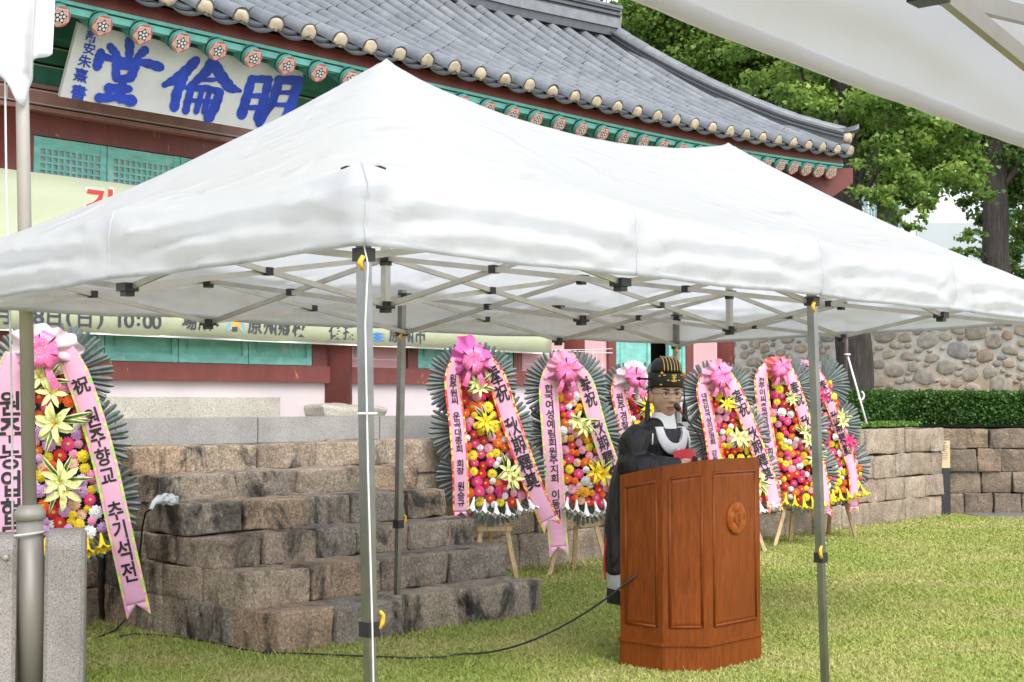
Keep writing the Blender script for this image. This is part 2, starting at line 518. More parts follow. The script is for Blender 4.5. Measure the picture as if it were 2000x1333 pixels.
# core fill
mb = MB(); mb.box((-3.3, 3.6, .55), (21.4, 7.0, 1.13)); mb.obj('core', M['soil'], platform)
rnd = random.Random(3)
def coursed(t0, t1, p, courses, mat, parent, name='stone_block', wid=(.32, .62), depth=.3, seed=0, n=6, axis=None, r=.012, amp=.013):
    """courses = list of z boundaries. axis None: local x run at y = p"""
    rr = random.Random(seed)
    for ci in range(len(courses)-1):
        x = t0 - rr.uniform(0, .2)
        while x < t1:
            w = rr.uniform(*wid)
            if t1 - (x+w) < wid[0]*.6: w = t1 - x
            dz = rr.uniform(-.012, .012)
            rough_block(name, (x+.005, p+rr.uniform(-.02, .015), courses[ci]+.003+dz*.3), (x+w-.005, p+depth, courses[ci+1]-.004+dz*.3), mat, parent, rr.randint(0, 99999), n, r, amp)
            x += w
coursed(-9.5, -4.55, 0.0, [-.05, .22, .43, .64, .85, 1.14], M['stone_dark'], platform, wid=(.3, .6), seed=11)  # left run lies in shade; its shade is put into a darker stone colour
coursed(-2.28, 3.2, 0.0, [-.05, .30, .60, .87, 1.14], M['stone_wall'], platform, wid=(.35, .7), seed=12)
coursed(3.2, 7.42, 0.0, [-.05, .27, .54, .82, 1.12], M['stone_wall'], platform, wid=(.36, .68), seed=13)
# return of the wall at its outer corner
for i, (a, b) in enumerate(zip([-.05, .27, .54, .82], [.27, .54, .82, 1.12])):
    rough_block('stone_block', (7.1, .3, a), (7.43, .66, b), M['stone_wall'], platform, 500+i, 6)
# dressed granite kerb course (front edge of the upper floor)
GP = .34
for i, (xa, xb) in enumerate(((-400, 225), (226, 503), (504, 741), (742, 1010), (1011, 1250), (1251, 1400))):
    ta = max(-9.3, fac(xa, 840, GP)[0]) if xa > 0 else -9.3
    tb = fac(xb, 840, GP)[0]
    m = MB(); m.box(((ta+tb)/2, GP+.2, 1.228), (tb-ta-.006, .4, .19)); m.obj('granite_kerb', M['granite'], platform)
tE = fac(1400, 840, GP)[0]
mb = MB(); mb.box(((tE-9.3)/2, GP+3.2, 1.22), (tE+9.3, 5.8, .2)); mb.obj('floor_slab', M['granite'], platform)

# recessed retaining wall to the right, facing the camera
ang = math.atan2((W_C-W_B).y, (W_C-W_B).x)
rw = thing('retaining_wall', 'darker rough granite retaining wall set back behind the black and tan sign post', 'wall', W_B, ang)
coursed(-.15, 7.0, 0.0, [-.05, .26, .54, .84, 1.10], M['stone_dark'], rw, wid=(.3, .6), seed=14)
mb = MB(); mb.box((3.4, .9, .5), (7.1, 1.3, 1.05)); mb.obj('core', M['soil'], rw)
for i, (x, y, w) in enumerate(((1760, 1000, .5), (1880, 998, .8))):
    P = on_z(x, y); 
step_low = tag(rough_block('stone_slab', (0, 0, -.03), (.95, .4, .12), M['stone_dark'], None, 77, 7), 'low dark stone slab lying at the foot of the recessed wall', 'stone slab')
P = on_z(1838, 1000); step_low.location = (P.x, P.y+.02, 0)

# ---------------------------------------------------------------- steps
steps = thing('stone_steps', 'wet weathered flight of rough stone steps rising to the hall', 'steps', BO, BANG)
TOPS = [.235, .44, .62, .806, .976, 1.15]
JOINTS = [[652, 783, 918], [605, 743, 878], [513, 620, 700, 800], [469, 595, 686, 791], [464, 582, 700], [362, 500, 613, 700]]
T0, T1 = -4.52, -2.30
for i, top in enumerate(TOPS):
    p = -1.84 + .307*i
    z0 = TOPS[i-1] if i else -.06
    y_mid = 788 + (CAM_H - (top+z0)/2) * FPX / 9.6
    ts = [T0] + [fac(x, y_mid, p)[0] for x in JOINTS[i]] + [T1]
    ts = [a for a in ts if T0 <= a <= T1]
    ts = sorted(set([T0] + [a for a in ts if T0+.15 < a < T1-.15] + [T1]))
    rr = random.Random(40+i)
    for k in range(len(ts)-1):
        rough_block('step_stone', (ts[k]+.007, p+rr.uniform(-.03, .02), z0-.01), (ts[k+1]-.007, p+.42, top+rr.uniform(-.008, .006)), M['stone'], steps, 900+i*10+k, 10, .011, .013, 6)
    # flank stones, left and right, back to the platform
    for side in (0, 1):
        y = p + .42
        while y < -.02:
            d = min(rr.uniform(.28, .5), -.0 - y)
            if d < .12: break
            xa = (T0+rr.uniform(-.02, .02), T0+.34) if side == 0 else (T1-.34, T1+rr.uniform(-.02, .02))
            rough_block('flank_stone', (xa[0], y+.004, z0-.01), (xa[1], y+d-.004, top-.004), M['stone'], steps, 1200+i*20+int(y*31) % 17+side*300, 7, .012, .014, 6)
            y += d
    m = MB(); m.box(((T0+T1)/2, (p+.2+.02)/2, (top-.02+z0-.02)/2), (T1-T0-.2, .02-p-.2, top-z0)); m.obj('core', M['soil'], steps)
# ---------------------------------------------------------------- the hall
hall = thing('traditional_hall', 'traditional wooden hall with red columns, turquoise doors and grey tiled roof', 'hall', BO, BANG)
FP = 1.0                                     # front wall plane
Z_FLOOR = 1.32
def ft(x, y=700, p=FP): return fac(x, y, p)[0]
z_sill0 = fac(400, 745, FP)[1]; z_sill1 = fac(400, 711, FP)[1]
z_door1 = fac(200, 286, FP)[1]
z_lint1 = fac(100, 229, FP)[1]; z_rose1 = fac(100, 178, FP)[1]
cols = [ft(8), ft(655), ft(1115), ft(1410)]
cols = [cols[0]-2.6] + cols
T_L, T_R = cols[0]-.2, cols[-1]
mb = MB(); mb.box(((T_L+T_R)/2, FP+1.9, 2.75), (T_R-T_L-.1, 3.2, 2.9)); mb.obj('interior', M['dark'], hall)  # solid dark block; the unlit room's shade is put into its colour
for c in cols:
    m = MB(); m.lathe([(.145, 1.36), (.14, 2.4), (.135, z_rose1+.02)], 20, (c, FP, 0)); m.obj('column', M['red'], hall, True)
for i, c in enumerate(cols):
    o = rough_block('column_base', (c-.36+.1*(i % 2), FP-.3, 1.30), (c+.34, FP+.25, 1.42), M['granite_y'], hall, 70+i, 8, .03, .03, 4)
def span(name, t0, t1, z0, z1, p0, p1, mat, parent=hall):
    m = MB(); m.box(((t0+t1)/2, (p0+p1)/2, (z0+z1)/2), (t1-t0, p1-p0, z1-z0)); return m.obj(name, mat, parent)
for i in range(len(cols)-1):
    a, b = cols[i]+.12, cols[i+1]-.12
    span('sill_beam', a, b, z_sill0, z_sill1, FP-.08, FP+.1, M['red'])
    span('plaster_wall', a, b, Z_FLOOR, z_sill0-.001, FP-.03, FP+.06, M['pale_plaster'])
    span('lintel', a, b, z_door1, z_lint1, FP-.06, FP+.1, M['red'])
span('granite_block', ft(150, 800, FP-.06), ft(545, 800, FP-.06), 1.30, fac(400, 776, FP-.06)[1], FP-.075, FP+.02, M['granite_y'])
rb = span('rose_beam', T_L, T_R+.35, z_lint1, z_rose1, FP-.15, FP+.12, M['purple'])
for zz, mat, hh in ((z_lint1+.035, 'black_line', .010), (z_lint1+.05, 'white_line', .006), (z_rose1-.05, 'white_line', .006), (z_rose1-.035, 'black_line', .010)):
    span('painted_line', T_L+.02, T_R+.3, zz-hh/2, zz+hh/2, FP-.153, FP-.14, M[mat], rb)
for tt in (ft(13, 190, FP-.15), ft(640, 300, FP-.15)):
    span('painted_line', tt-.006, tt+.006, z_lint1+.055, z_rose1-.055, FP-.1535, FP-.14, M['white_line'], rb)
# green painted bracket zone between beam and rafters
gz = span('green_frieze', T_L, T_R+.3, z_rose1, 4.66, FP-.1, FP+.12, M['green'])
for zz in (z_rose1+.16, z_rose1+.30):
    span('painted_line', T_L+.02, T_R+.25, zz-.007, zz+.007, FP-.106, FP-.095, M['black_line'], gz)
    span('painted_line', T_L+.02, T_R+.25, zz-.018, zz-.011, FP-.1055, FP-.095, M['white_line'], gz)
k = T_L+.3
while k < T_R:
    span('bracket_block', k, k+.22, z_rose1+.02, z_rose1+.14, FP-.22, FP-.09, M['green'])
    br = span('bracket_face', k+.02, k+.2, z_rose1+.035, z_rose1+.125, FP-.226, FP-.218, M['black_line'])
    span('bracket_face', k+.035, k+.185, z_rose1+.05, z_rose1+.11, FP-.231, FP-.225, M['green'])
    k += .74
span('purlin', T_L-.2, T_R+.5, 4.02, 4.2, FP-.2, FP-.02, M['green'])
# lattice doors and panels
def door(t0, t1, lattice=True, hinge=True):
    fr = .055; W = t1-t0; p0, p1 = FP-.05, FP-.005
    d = span('door', t0+.003, t1-.003, z_sill1+.004, z_door1-.004, p0+.02, p1, M['door_green'])
    zsplit = z_sill1 + .42
    for (a, b, c_, e) in ((t0+.004, t0+fr, z_sill1+.005, z_door1-.005), (t1-fr, t1-.004, z_sill1+.005, z_door1-.005)):
        span('door_stile', a, b, c_, e, p0, p1-.004, M['door_green'], d)
    for c_, e in ((z_sill1+.006, z_sill1+.07), (zsplit-.03, zsplit+.03), (z_door1-.09, z_door1-.006)):
        span('door_rail', t0+fr+.001, t1-fr-.001, c_, e, p0+.002, p1-.004, M['door_green'], d)
    span('door_panel', t0+fr+.04, t1-fr-.04, z_sill1+.11, zsplit-.07, p0+.012, p1-.002, M['door_green'], d)
    if lattice:
        lz0, lz1, la, lb = zsplit+.03, z_door1-.09, t0+fr, t1-fr
        span('lattice_backing', la, lb, lz0, lz1, p0+.0175, p1-.003, M['lattice_paper'], d)
        nn = max(3, round((lb-la)/.048)); nz = round((lz1-lz0)/.048)
        for i in range(1, nn):
            x = la+(lb-la)*i/nn
            span('lattice_bar', x-.0085, x+.0085, lz0, lz1, p0+.004, p0+.016, M['door_green'], d)
        for i in range(1, nz):
            z = lz0+(lz1-lz0)*i/nz
            if fac(200, 380, FP)[1] > z: break
        for i in range(nz-1, 0, -1):
            z = lz0+(lz1-lz0)*i/nz
            span('lattice_bar', la, lb, z-.0085, z+.0085, p0+.0025, p0+.015, M['door_green'], d)
    if hinge:
        span('hinge', t1-.012, t1+.012, z_door1-.36, z_door1-.29, p0-.012, p0-.001, M['dark'], d)
    return d
dx = [ft(58, 310), ft(202, 310), ft(344, 400), ft(478, 709), ft(602, 709)]
for i in range(4): door(dx[i], dx[i+1])
span('door_post', cols[1]+.1, dx[0], z_sill1, z_door1, FP-.055, FP+.05, M['red'])
span('door_post', dx[4], cols[2]-.1, z_sill1, z_door1, FP-.055, FP+.05, M['red'])
span('plaster_panel', cols[0]+.1, cols[1]-.1, z_sill1, z_door1, FP-.03, FP+.05, M['pink_plaster'])
def panel(t0, t1):
    w = span('plaster_panel', t0, t1, z_sill1, z_door1, FP-.03, FP+.05, M['pink_plaster'])
    for a, b, c_, e in ((t0+.06, t1-.06, z_sill1+.07, z_sill1+.077), (t0+.06, t1-.06, z_door1-.077, z_door1-.07), (t0+.06, t0+.067, z_sill1+.078, z_door1-.078), (t1-.067, t1-.06, z_sill1+.078, z_door1-.078)):
        span('painted_line', a, b, c_, e, FP-.034, FP-.025, M['white_line'], w)
def post(t0, t1): span('door_post', t0, t1, z_sill1, z_door1, FP-.06, FP+.05, M['red'])
q = lambda x: ft(x, 700)
panel(cols[2]+.1, q(788)); post(q(788), q(808)); door(q(808), q(905)); door(q(905), q(995)); post(q(995), q(1011)); panel(q(1011), cols[3]-.1)
panel(cols[3]+.1, q(1180)); post(q(1180), q(1195)); door(q(1195), q(1264)); post(q(1332), q(1346)); panel(q(1346), cols[4]-.1)
# one door leaf swung open beside the dark doorway
door(q(1299), q(1332), True, False)
# side wall of the hall
span('side_wall', cols[4]-.05, cols[4]+.05, Z_FLOOR, 4.1, FP+.1, FP+3.4, M['pink_plaster'])

# ------------------------------------------------ rafters with painted flower ends
E0 = 4.94
def eup(t): return .14*max(0.0, (t-.5)/4.4)**2
def disc_mesh():
    m = MB(); r = .072
    n = 24
    m.add([(0, 0, 0)]+[(r*math.cos(2*math.pi*k/n), 0, r*math.sin(2*math.pi*k/n)) for k in range(n)], [(0, k+1, (k+1) % n+1) for k in range(n)], 1)
    def star(ro, ri, y, mi, rot=0, k2=5):
        pts = []
        for k in range(k2*2):
            a = math.pi/2+rot+math.pi*k/k2; q = ro if k % 2 == 0 else ri
            pts.append((q*math.cos(a), y, q*math.sin(a)))
        m.add([(0, y, 0)]+pts, [(0, k+1, (k+1) % (2*k2)+1) for k in range(2*k2)], mi)
    star(.071, .054, -.0015, 2, math.pi/5)     # white scalloped rim
    star(.066, .049, -.003, 0, math.pi/5)      # pink
    star(.056, .035, -.0045, 2)                # white star edge
    star(.051, .031, -.006, 3)                 # dark star
    def dot(x, z, rr):
        m.add([(x, -.0075, z)]+[(x+rr*math.cos(k*math.pi/4), -.0075, z+rr*math.sin(k*math.pi/4)) for k in range(8)], [(0, k+1, (k+1) % 8+1) for k in range(8)], 2)
    dot(0, 0, .0105)
    for k in range(5):
        a = math.pi/2+k*2*math.pi/5; dot(.025*math.cos(a), .025*math.sin(a), .0105)
    return m.mesh('painted_end', [M['flower_pink'], M['flower_red'], M['white_line'], M['black_line']])
DISC = disc_mesh()
def rafter_mesh():
    m = MB(); n = 16
    prof = [(.072, 0), (.078, .012), (.08, .035), (.081, .036), (.081, .05), (.08, .051), (.08, 1.15)]
    rings = [[(r*math.cos(2*math.pi*k/n), y, r*math.sin(2*math.pi*k/n)) for k in range(n)] for r, y in prof]
    for i in range(len(rings)-1):
        m.loft([rings[i], rings[i+1]], True, i == 0, 1 if i in (2, 3, 4) else 0)
    return m.mesh('rafter', [M['green'], M['black_line']], True)
RAF = rafter_mesh()
RZ = 3.915
rt = []
t = fac(200, 37, -.07)[0] - .305*6
while t < E0-.30:
    rt.append(t); t += .305 if t < 3.2 else .265
for t in rt:
    fan = max(0, t-3.1)*.28
    yaw = -fan
    o = link('rafter', RAF, hall, TR((t, -.07, RZ+eup(t)), (R(34), 0, yaw)))
    d = link('painted_end', DISC, o, TR((0, -.0005, 0)))
# soffit boards and eave boards (short lengths follow the rising eave line)
ts = np.linspace(T_L-.3, E0-.02, 36)
def strip(name, z0, z1, p0, p1, mat, par=hall, up=eup):
    m = MB()
    rings = [[(a, p0, z0+up(a)), (a, p1, z0+up(a)), (a, p1, z1+up(a)), (a, p0, z1+up(a))] for a in ts]
    m.loft(rings); return m.obj(name, mat, par)
m = MB(); m.loft([[(a, -.02, 4.0+eup(a)), (a, .94, 4.60+eup(a)), (a, .94, 4.625+eup(a)), (a, -.02, 4.025+eup(a))] for a in ts]); m.obj('eave_soffit', M['green'], hall)
strip('eave_board', 3.958, 4.003, -.042, .02, M['eave_green'])
strip('eave_line', 4.0035, 4.012, -.038, .02, M['black_line'])
strip('eave_board', 4.0125, 4.036, -.058, .02, M['eave_green'])
strip('eave_fillet', 4.0365, 4.135, -.052, .3, M['red_dark'])
# hip rafter at the corner
m = MB()
a, b = Vector((E0+.06, -.10, 0)), Vector((3.75, 1.15, 0))
dd = (b-a).normalized(); sd = Vector((-dd.y, dd.x, 0))*.1
sh = [(0, 4.12), (0, 3.95), (.22, 3.80), (.55, 3.72), (1.7, 3.75), (1.7, 4.14)]
vs = [tuple(a+dd*u+sd+Vector((0, 0, z))) for u, z in sh]+[tuple(a+dd*u-sd+Vector((0, 0, z))) for u, z in sh]
nn = len(sh)
m.add(vs, [tuple(range(nn)), tuple(range(nn, 2*nn))[::-1]]+[(i, nn+i, nn+(i+1) % nn, (i+1) % nn) for i in range(nn)])
m.obj('hip_rafter', M['red_dark'], hall)
# eave returning along the right end
m = MB(); m.box((E0-.02, 2.2, 4.16), (.1, 4.4, .1)); m.obj('side_eave_board', M['green'], hall)
m = MB(); m.box(((E0+cols[4])/2, 2.2, 4.14), (E0-cols[4], 4.0, .03)); m.obj('side_soffit', M['red_dark'], hall)

# ------------------------------------------------ roof
P_R, P_E = 2.6, -.18
def roofz(t, p):
    s = p-P_E
    return 4.145+.44*s+.056*s*s+eup(min(t, 5.1))
def slope(p): return math.atan(.44+.112*(p-P_E))
def hip_t(p):
    pts = [(2.6, 3.96), (1.3, 4.30), (-.18, 5.0)]
    r = 0
    for i, (pi, ti) in enumerate(pts):
        l = 1
        for j, (pj, tj) in enumerate(pts):
            if i != j: l *= (p-pj)/(pi-pj)
        r += l*ti
    return r
def p_max(t):
    if t <= 3.96: return P_R
    lo, hi = P_E, P_R
    for _ in range(30):
        mid = (lo+hi)/2
        if hip_t(mid) > t: lo = mid
        else: hi = mid
    return lo
roof = thing('tmp', '', '') if False else None
m = MB()
tt = np.linspace(T_L-.6, 4.99, 50)
m.grid(lambda a, b: (lambda t: (t, P_E+.03+(p_max(t)-P_E)*b, roofz(t, P_E+.03+(p_max(t)-P_E)*b)-.05))(T_L-.6+(4.99-T_L+.6)*a), 60, 12)
roof = m.obj('roof', M['tile_dark'], hall)
# back slope and end slope so the roof is a solid thing
m = MB(); m.add([(T_L-.6, P_R, roofz(0, P_R)-.03), (3.96, P_R, roofz(3.96, P_R)-.03), (4.99, 5.4, 4.25), (T_L-.6, 5.4, 4.25)], [(0, 1, 2, 3)])
m.add([(3.96, P_R, roofz(3.96, P_R)-.03), (4.3, 1.3, roofz(4.3, 1.3)-.05), (5.0, P_E, roofz(5, P_E)-.05), (4.99, 5.4, 4.25)], [(0, 1, 2, 3)])
m.obj('back_slope', M['tile_dark'], roof)
def tile_mesh(r0, r1, L, n=9, name='roof_tile', mat='tile'):
    m = MB(); arc0, arc1, arci = [], [], []
    for k in range(n+1):
        a = math.pi*(-.06+1.12*k/n)
        arc0.append((r0*math.cos(a), 0, r0*math.sin(a))); arc1.append((r1*math.cos(a), L, r1*math.sin(a)))
        arci.append(((r0-.017)*math.cos(a), 0, (r0-.017)*math.sin(a)))
    m.loft([arci, arc0], False, False); m.loft([arc0, arc1], False, False)
    m.m = [1]*n+[0]*n; me = m.mesh(name, [M[mat], M['tile_dark']], False)
    for i, p in enumerate(me.polygons): p.use_smooth = i >= n
    return me
TL = .27
TILE = tile_mesh(.077, .065, TL+.03)
clay_v = []
for s in range(5):
    m = MB(); vs, fs = _cube(5); rr = random.Random(s); off = Vector((s*9.1, 3, 7))
    out = []
    for v in vs:
        q = Vector(v).normalized(); w = Vector((q.x*.066, q.y*.040, max(-.045, q.z*.062)))
        w.z += .01; w += noise.noise_vector(q*1.6+off)*.010+noise.noise_vector(q*4.5+off)*.004
        out.append(w)
    m.add(out, fs); clay_v.append(m.mesh('clay_plug', M['clay'], True))
def drip_mesh():
    m = MB(); n = 10; r = .15
    def arc(rr, y, dz): return [((-.15+.3*k/n), y, -.052*(1-(2*k/n-1)**2)-(rr-.15)+dz) for k in range(n+1)]
    m.loft([arc(r, .25, .014), arc(r, 0, 0)], False, False); m.loft([arc(r, 0, 0), arc(r+.016, 0, 0)], False, False); m.loft([arc(r+.016, 0, 0), arc(r+.016, .25, .014)], False, False)
    return m.mesh('drip_tile', M['tile_dark'], True)
DRIP = drip_mesh()
SP = .302
t = fac(780, 105, P_E)[0] - SP*13
rows = []
while t < 4.98:
    rows.append(t); t += SP
cand = []
rr = random.Random(8)
for t in rows:
    p, pm, first = P_E, p_max(t), True
    while p < pm-.02:
        s = slope(p+.1)
        cand.append((t+rr.uniform(-.004, .004), p, s, first)); first = False
        p += TL*math.cos(s)
def vis(t, p):
    q = project(B(t, p, roofz(t, p)))
    return q is not None and -30 < q[0] < 2030 and -15 < q[1] < 1333
show = [c for c in cand if vis(c[0], c[1])]
show.sort(key=lambda c: B(c[0], c[1], 0).y)
keys = set((round(c[0], 4), round(c[1], 4)) for c in show[:300])
rest = MB()
tv = [tuple(v.co) for v in TILE.vertices]; tf = [tuple(p.vertices) for p in TILE.polygons]
for t, p, s, first in cand:
    X = TR((t, p, roofz(t, p)+.012), (s+R(2.2), rr.uniform(-.02, .02), rr.uniform(-.012, .012)))
    if (round(t, 4), round(p, 4)) in keys: link('roof_tile', TILE, roof, X)
    else: rest.add([X @ Vector(v) for v in tv], tf)
    if first:
        link('clay_plug', clay_v[rr.randrange(5)], roof, TR((t, p+.012, roofz(t, p)+.012), (s, rr.uniform(-.3, .3), 0), (1, 1, rr.uniform(.9, 1.1))))
o = rest.obj('roof_tiles', M['tile'], roof); o['kind'] = 'stuff'
val = MB()
for t in rows:
    tm = t+SP/2
    if tm > 4.98: continue
    link('drip_tile', DRIP, roof, TR((tm, P_E-.02, roofz(tm, P_E)-.002), (slope(P_E), 0, 0), (1.02, 1, 1)))
    p, pm = P_E+.05, p_max(tm)
    while p < pm-.05:
        s = slope(p+.08); X = TR((tm, p, roofz(tm, p)-.02), (s, 0, 0))
        n = 6
        a0 = [(-.13+.26*k/n, 0, .045*((k/n*2-1)**2)) for k in range(n+1)]
        a1 = [(x, .25, z-.018) for x, y, z in a0]; a2 = [(x, 0, z-.018) for x, y, z in a0]
        m2 = MB(); m2.loft([a2, a0], False, False); m2.loft([a0, a1], False, False)
        val.add([X @ Vector(v) for v in m2.v], m2.f); p += .2
o = val.obj('valley_tiles', M['tile_dark'], roof); o['kind'] = 'stuff'
# ridges: stacked flat tiles with round tiles on top
RTILE = tile_mesh(.088, .083, .33, 10, 'ridge_tile', 'tile')
def ridge(path, name, layers, half=.10, end=False):
    path = [Vector(p) for p in path]
    z = 0
    for li, (h, w, mat) in enumerate(layers):
        m = MB()
        rings = []
        for i, p in enumerate(path):
            d = (path[min(i+1, len(path)-1)]-path[max(i-1, 0)]); d.z = 0; d.normalize()
            s = Vector((-d.y, d.x, 0))*w
            rings.append([p+s+Vector((0, 0, z)), p-s+Vector((0, 0, z)), p-s+Vector((0, 0, z+h)), p+s+Vector((0, 0, z+h))])
        m.loft(rings); m.obj(name, M[mat], roof); z += h
    # round top tiles
    L = 0; acc = [0]
    for i in range(len(path)-1): L += (path[i+1]-path[i]).length; acc.append(L)
    def at(s):
        s = max(0, min(L-1e-4, s))
        for i in range(len(path)-1):
            if acc[i+1] >= s: return path[i].lerp(path[i+1], (s-acc[i])/(acc[i+1]-acc[i]))
        return path[-1]
    n = int(L/.3)
    for side, dz in ((0, 0),):
        for k in range(n+1):
            a, b = at(k*L/(n+1)), at((k+1)*L/(n+1))
            d = (b-a).normalized(); X = Matrix((Vector((d.y, -d.x, 0)).normalized(), d, Vector((d.y, -d.x, 0)).normalized().cross(d))).transposed().to_4x4()
            X.translation = a+Vector((0, 0, z-.02)); X = X @ Matrix.Diagonal((1, (b-a).length/.31, 1, 1))
            link('ridge_tile', RTILE, roof, X)
    return z
hp = [Vector((hip_t(p), p, roofz(hip_t(p), p)+.0)) for p in np.linspace(P_E+.12, P_R, 16)]
for i, p in enumerate(hp[:4]): p.z += .012*(3-i)
lay = [(.075, .13, 'tile_dark'), (.022, .155, 'tile_dark'), (.022, .13, 'tile_dark'), (.022, .155, 'tile_dark'), (.03, .165, 'tile')]
zt = ridge(hp, 'ridge_course', lay)
mr = [Vector((t, P_R, roofz(min(t, 3.0), P_R)-.02+.10*max(0, (t-1)/3)**2)) for t in np.linspace(T_L-.4, 3.98, 20)]
lay2 = [(.10, .13, 'tile_dark'), (.12, .15, 'tile'), (.03, .14, 'tile_dark'), (.03, .17, 'tile_dark'), (.03, .14, 'tile_dark'), (.03, .17, 'tile_dark'), (.03, .18, 'tile')]
ridge(mr, 'ridge_course', lay2)
# clay at the ridge ends and the upturned end tile
for pos, sc in (((3.99, P_R-.05, mr[-1].z+.22), (1.3, 2.0, 2.3)), ((hp[0].x-.04, hp[0].y-.06, hp[0].z+.07), (1.3, 1.5, 1.2)), ((hp[0].x+.10, hp[0].y-.02, hp[0].z+.15), (1.0, 1.3, .9))):
    link('clay_plug', clay_v[2], roof, TR(pos, (0, .2, .5), sc))
m = MB()
a = hp[0]+Vector((0, 0, zt)); d = (hp[0]-hp[2]); d.z = 0; d.normalize(); s = Vector((-d.y, d.x, 0))
rings = []
for u, w, z in ((-.12, .12, 0.0), (0.05, .13, .01), (.12, .12, .025), (.17, .10, .05)):
    rings.append([a+d*u+s*w+Vector((0, 0, z-.03)), a+d*u-s*w+Vector((0, 0, z-.03)), a+d*u-s*w*.7+Vector((0, 0, z+.03)), a+d*u+s*w*.7+Vector((0, 0, z+.03))])
m.loft(rings); m.obj('end_tile', M['tile_dark'], roof)
# ---------------------------------------------------------------- signboard with traced brush strokes
def ray_plane(x, y, P, n):
    d = ray(x, y); return C0+d*((P-C0).dot(n)/d.dot(n))
Pb = FP-.66
tb, zb = fac(117, 189, Pb)                      # bottom left corner
BLc = B(tb, Pb, zb)
tr_, zr_ = fac(556, 268, Pb)
# top left corner: same t, leaning forward
best = None
for i in range(400):
    p = Pb-.002*i
    t_, z_ = fac(154, 45, p)
    if best is None or abs(t_-tb) < best[0]: best = (abs(t_-tb), p, z_)
TLc = B(tb, best[1], best[2])
BRc = B(tr_, Pb, zb)
SIGN = thing('name_board', 'white hanging name board with three large blue brush characters under the eaves', 'sign board', BLc, 0)
ux = (BRc-BLc); Lx = ux.length; ux.normalize()
uy = (TLc-BLc); Ly = uy.length; uy.normalize()
un = ux.cross(uy).normalized()
if un.dot(C0-BLc) < 0: un = -un
def sgn(a, b, h): return ux*a+uy*b+un*h
def sg_px(x, y):
    P = ray_plane(x, y, BLc+un*.002, un)-BLc
    return P.dot(ux), P.dot(uy)
m = MB()
vs = [sgn(a, b, h) for h in (-.035, 0) for a, b in ((0, 0), (Lx, 0), (Lx, Ly), (0, Ly))]
m.add(vs, [(3,2,1,0),(4,5,6,7),(0,1,5,4),(1,2,6,5),(2,3,7,6),(3,0,4,7)])
M['board'] = mk('aged white board', (.60,.61,.60), .6, var=.07, vs=4)
M['ink_blue'] = mk('blue ink', (.018,.055,.42), .5, var=.3, vs=7)
m.obj('board', M['board'], SIGN)
STROKES = [
 [(722,225,55),(722,290,50),(715,350,35)], [(612,258,45),(645,300,48),(672,335,25)], [(808,280,55),(770,315,40),(745,338,20)],
 [(562,290,50),(550,335,58),(540,375,52)], [(560,312,40),(650,335,40),(740,340,36),(830,355,52),(895,376,56)],
 [(645,360,46),(645,440,46)], [(640,372,40),(752,367,42)], [(752,372,52),(725,440,52)], [(645,437,40),(735,437,46)],
 [(685,440,50),(668,560,46)], [(602,490,56),(720,496,48)], [(548,545,58),(650,542,42),(735,562,68)],
 [(1095,335,55),(1040,395,62),(975,445,54),(915,475,34)], [(1022,430,58),(985,520,58),(970,605,52)],
 [(1190,340,66),(1150,400,56),(1085,460,42),(1040,492,26)], [(1188,350,62),(1235,430,68),(1282,490,62),(1340,508,20)],
 [(1125,447,22),(1195,445,28)],
 [(1065,495,34),(1140,490,38),(1225,512,42)], [(1066,490,40),(1045,560,42),(1033,622,42)], [(1125,500,30),(1092,625,36)],
 [(1168,505,28),(1135,625,36)], [(1225,512,48),(1200,590,52),(1158,662,58)], [(1060,558,24),(1215,568,26)],
 [(1405,440,50),(1375,540,52),(1345,645,58)], [(1400,442,46),(1500,442,40)], [(1500,440,46),(1475,540,46),(1435,665,52)],
 [(1390,535,30),(1470,535,30)], [(1365,600,30),(1455,600,30)],
 [(1560,440,50),(1520,560,52),(1440,692,42)], [(1550,447,52),(1670,447,50)], [(1665,445,56),(1630,560,52),(1578,702,62)],
 [(1555,515,26),(1640,517,26)], [(1530,582,26),(1620,586,26)], [(1578,702,52),(1518,690,20)],
]
px_w = Lx/(556-117)*1.02
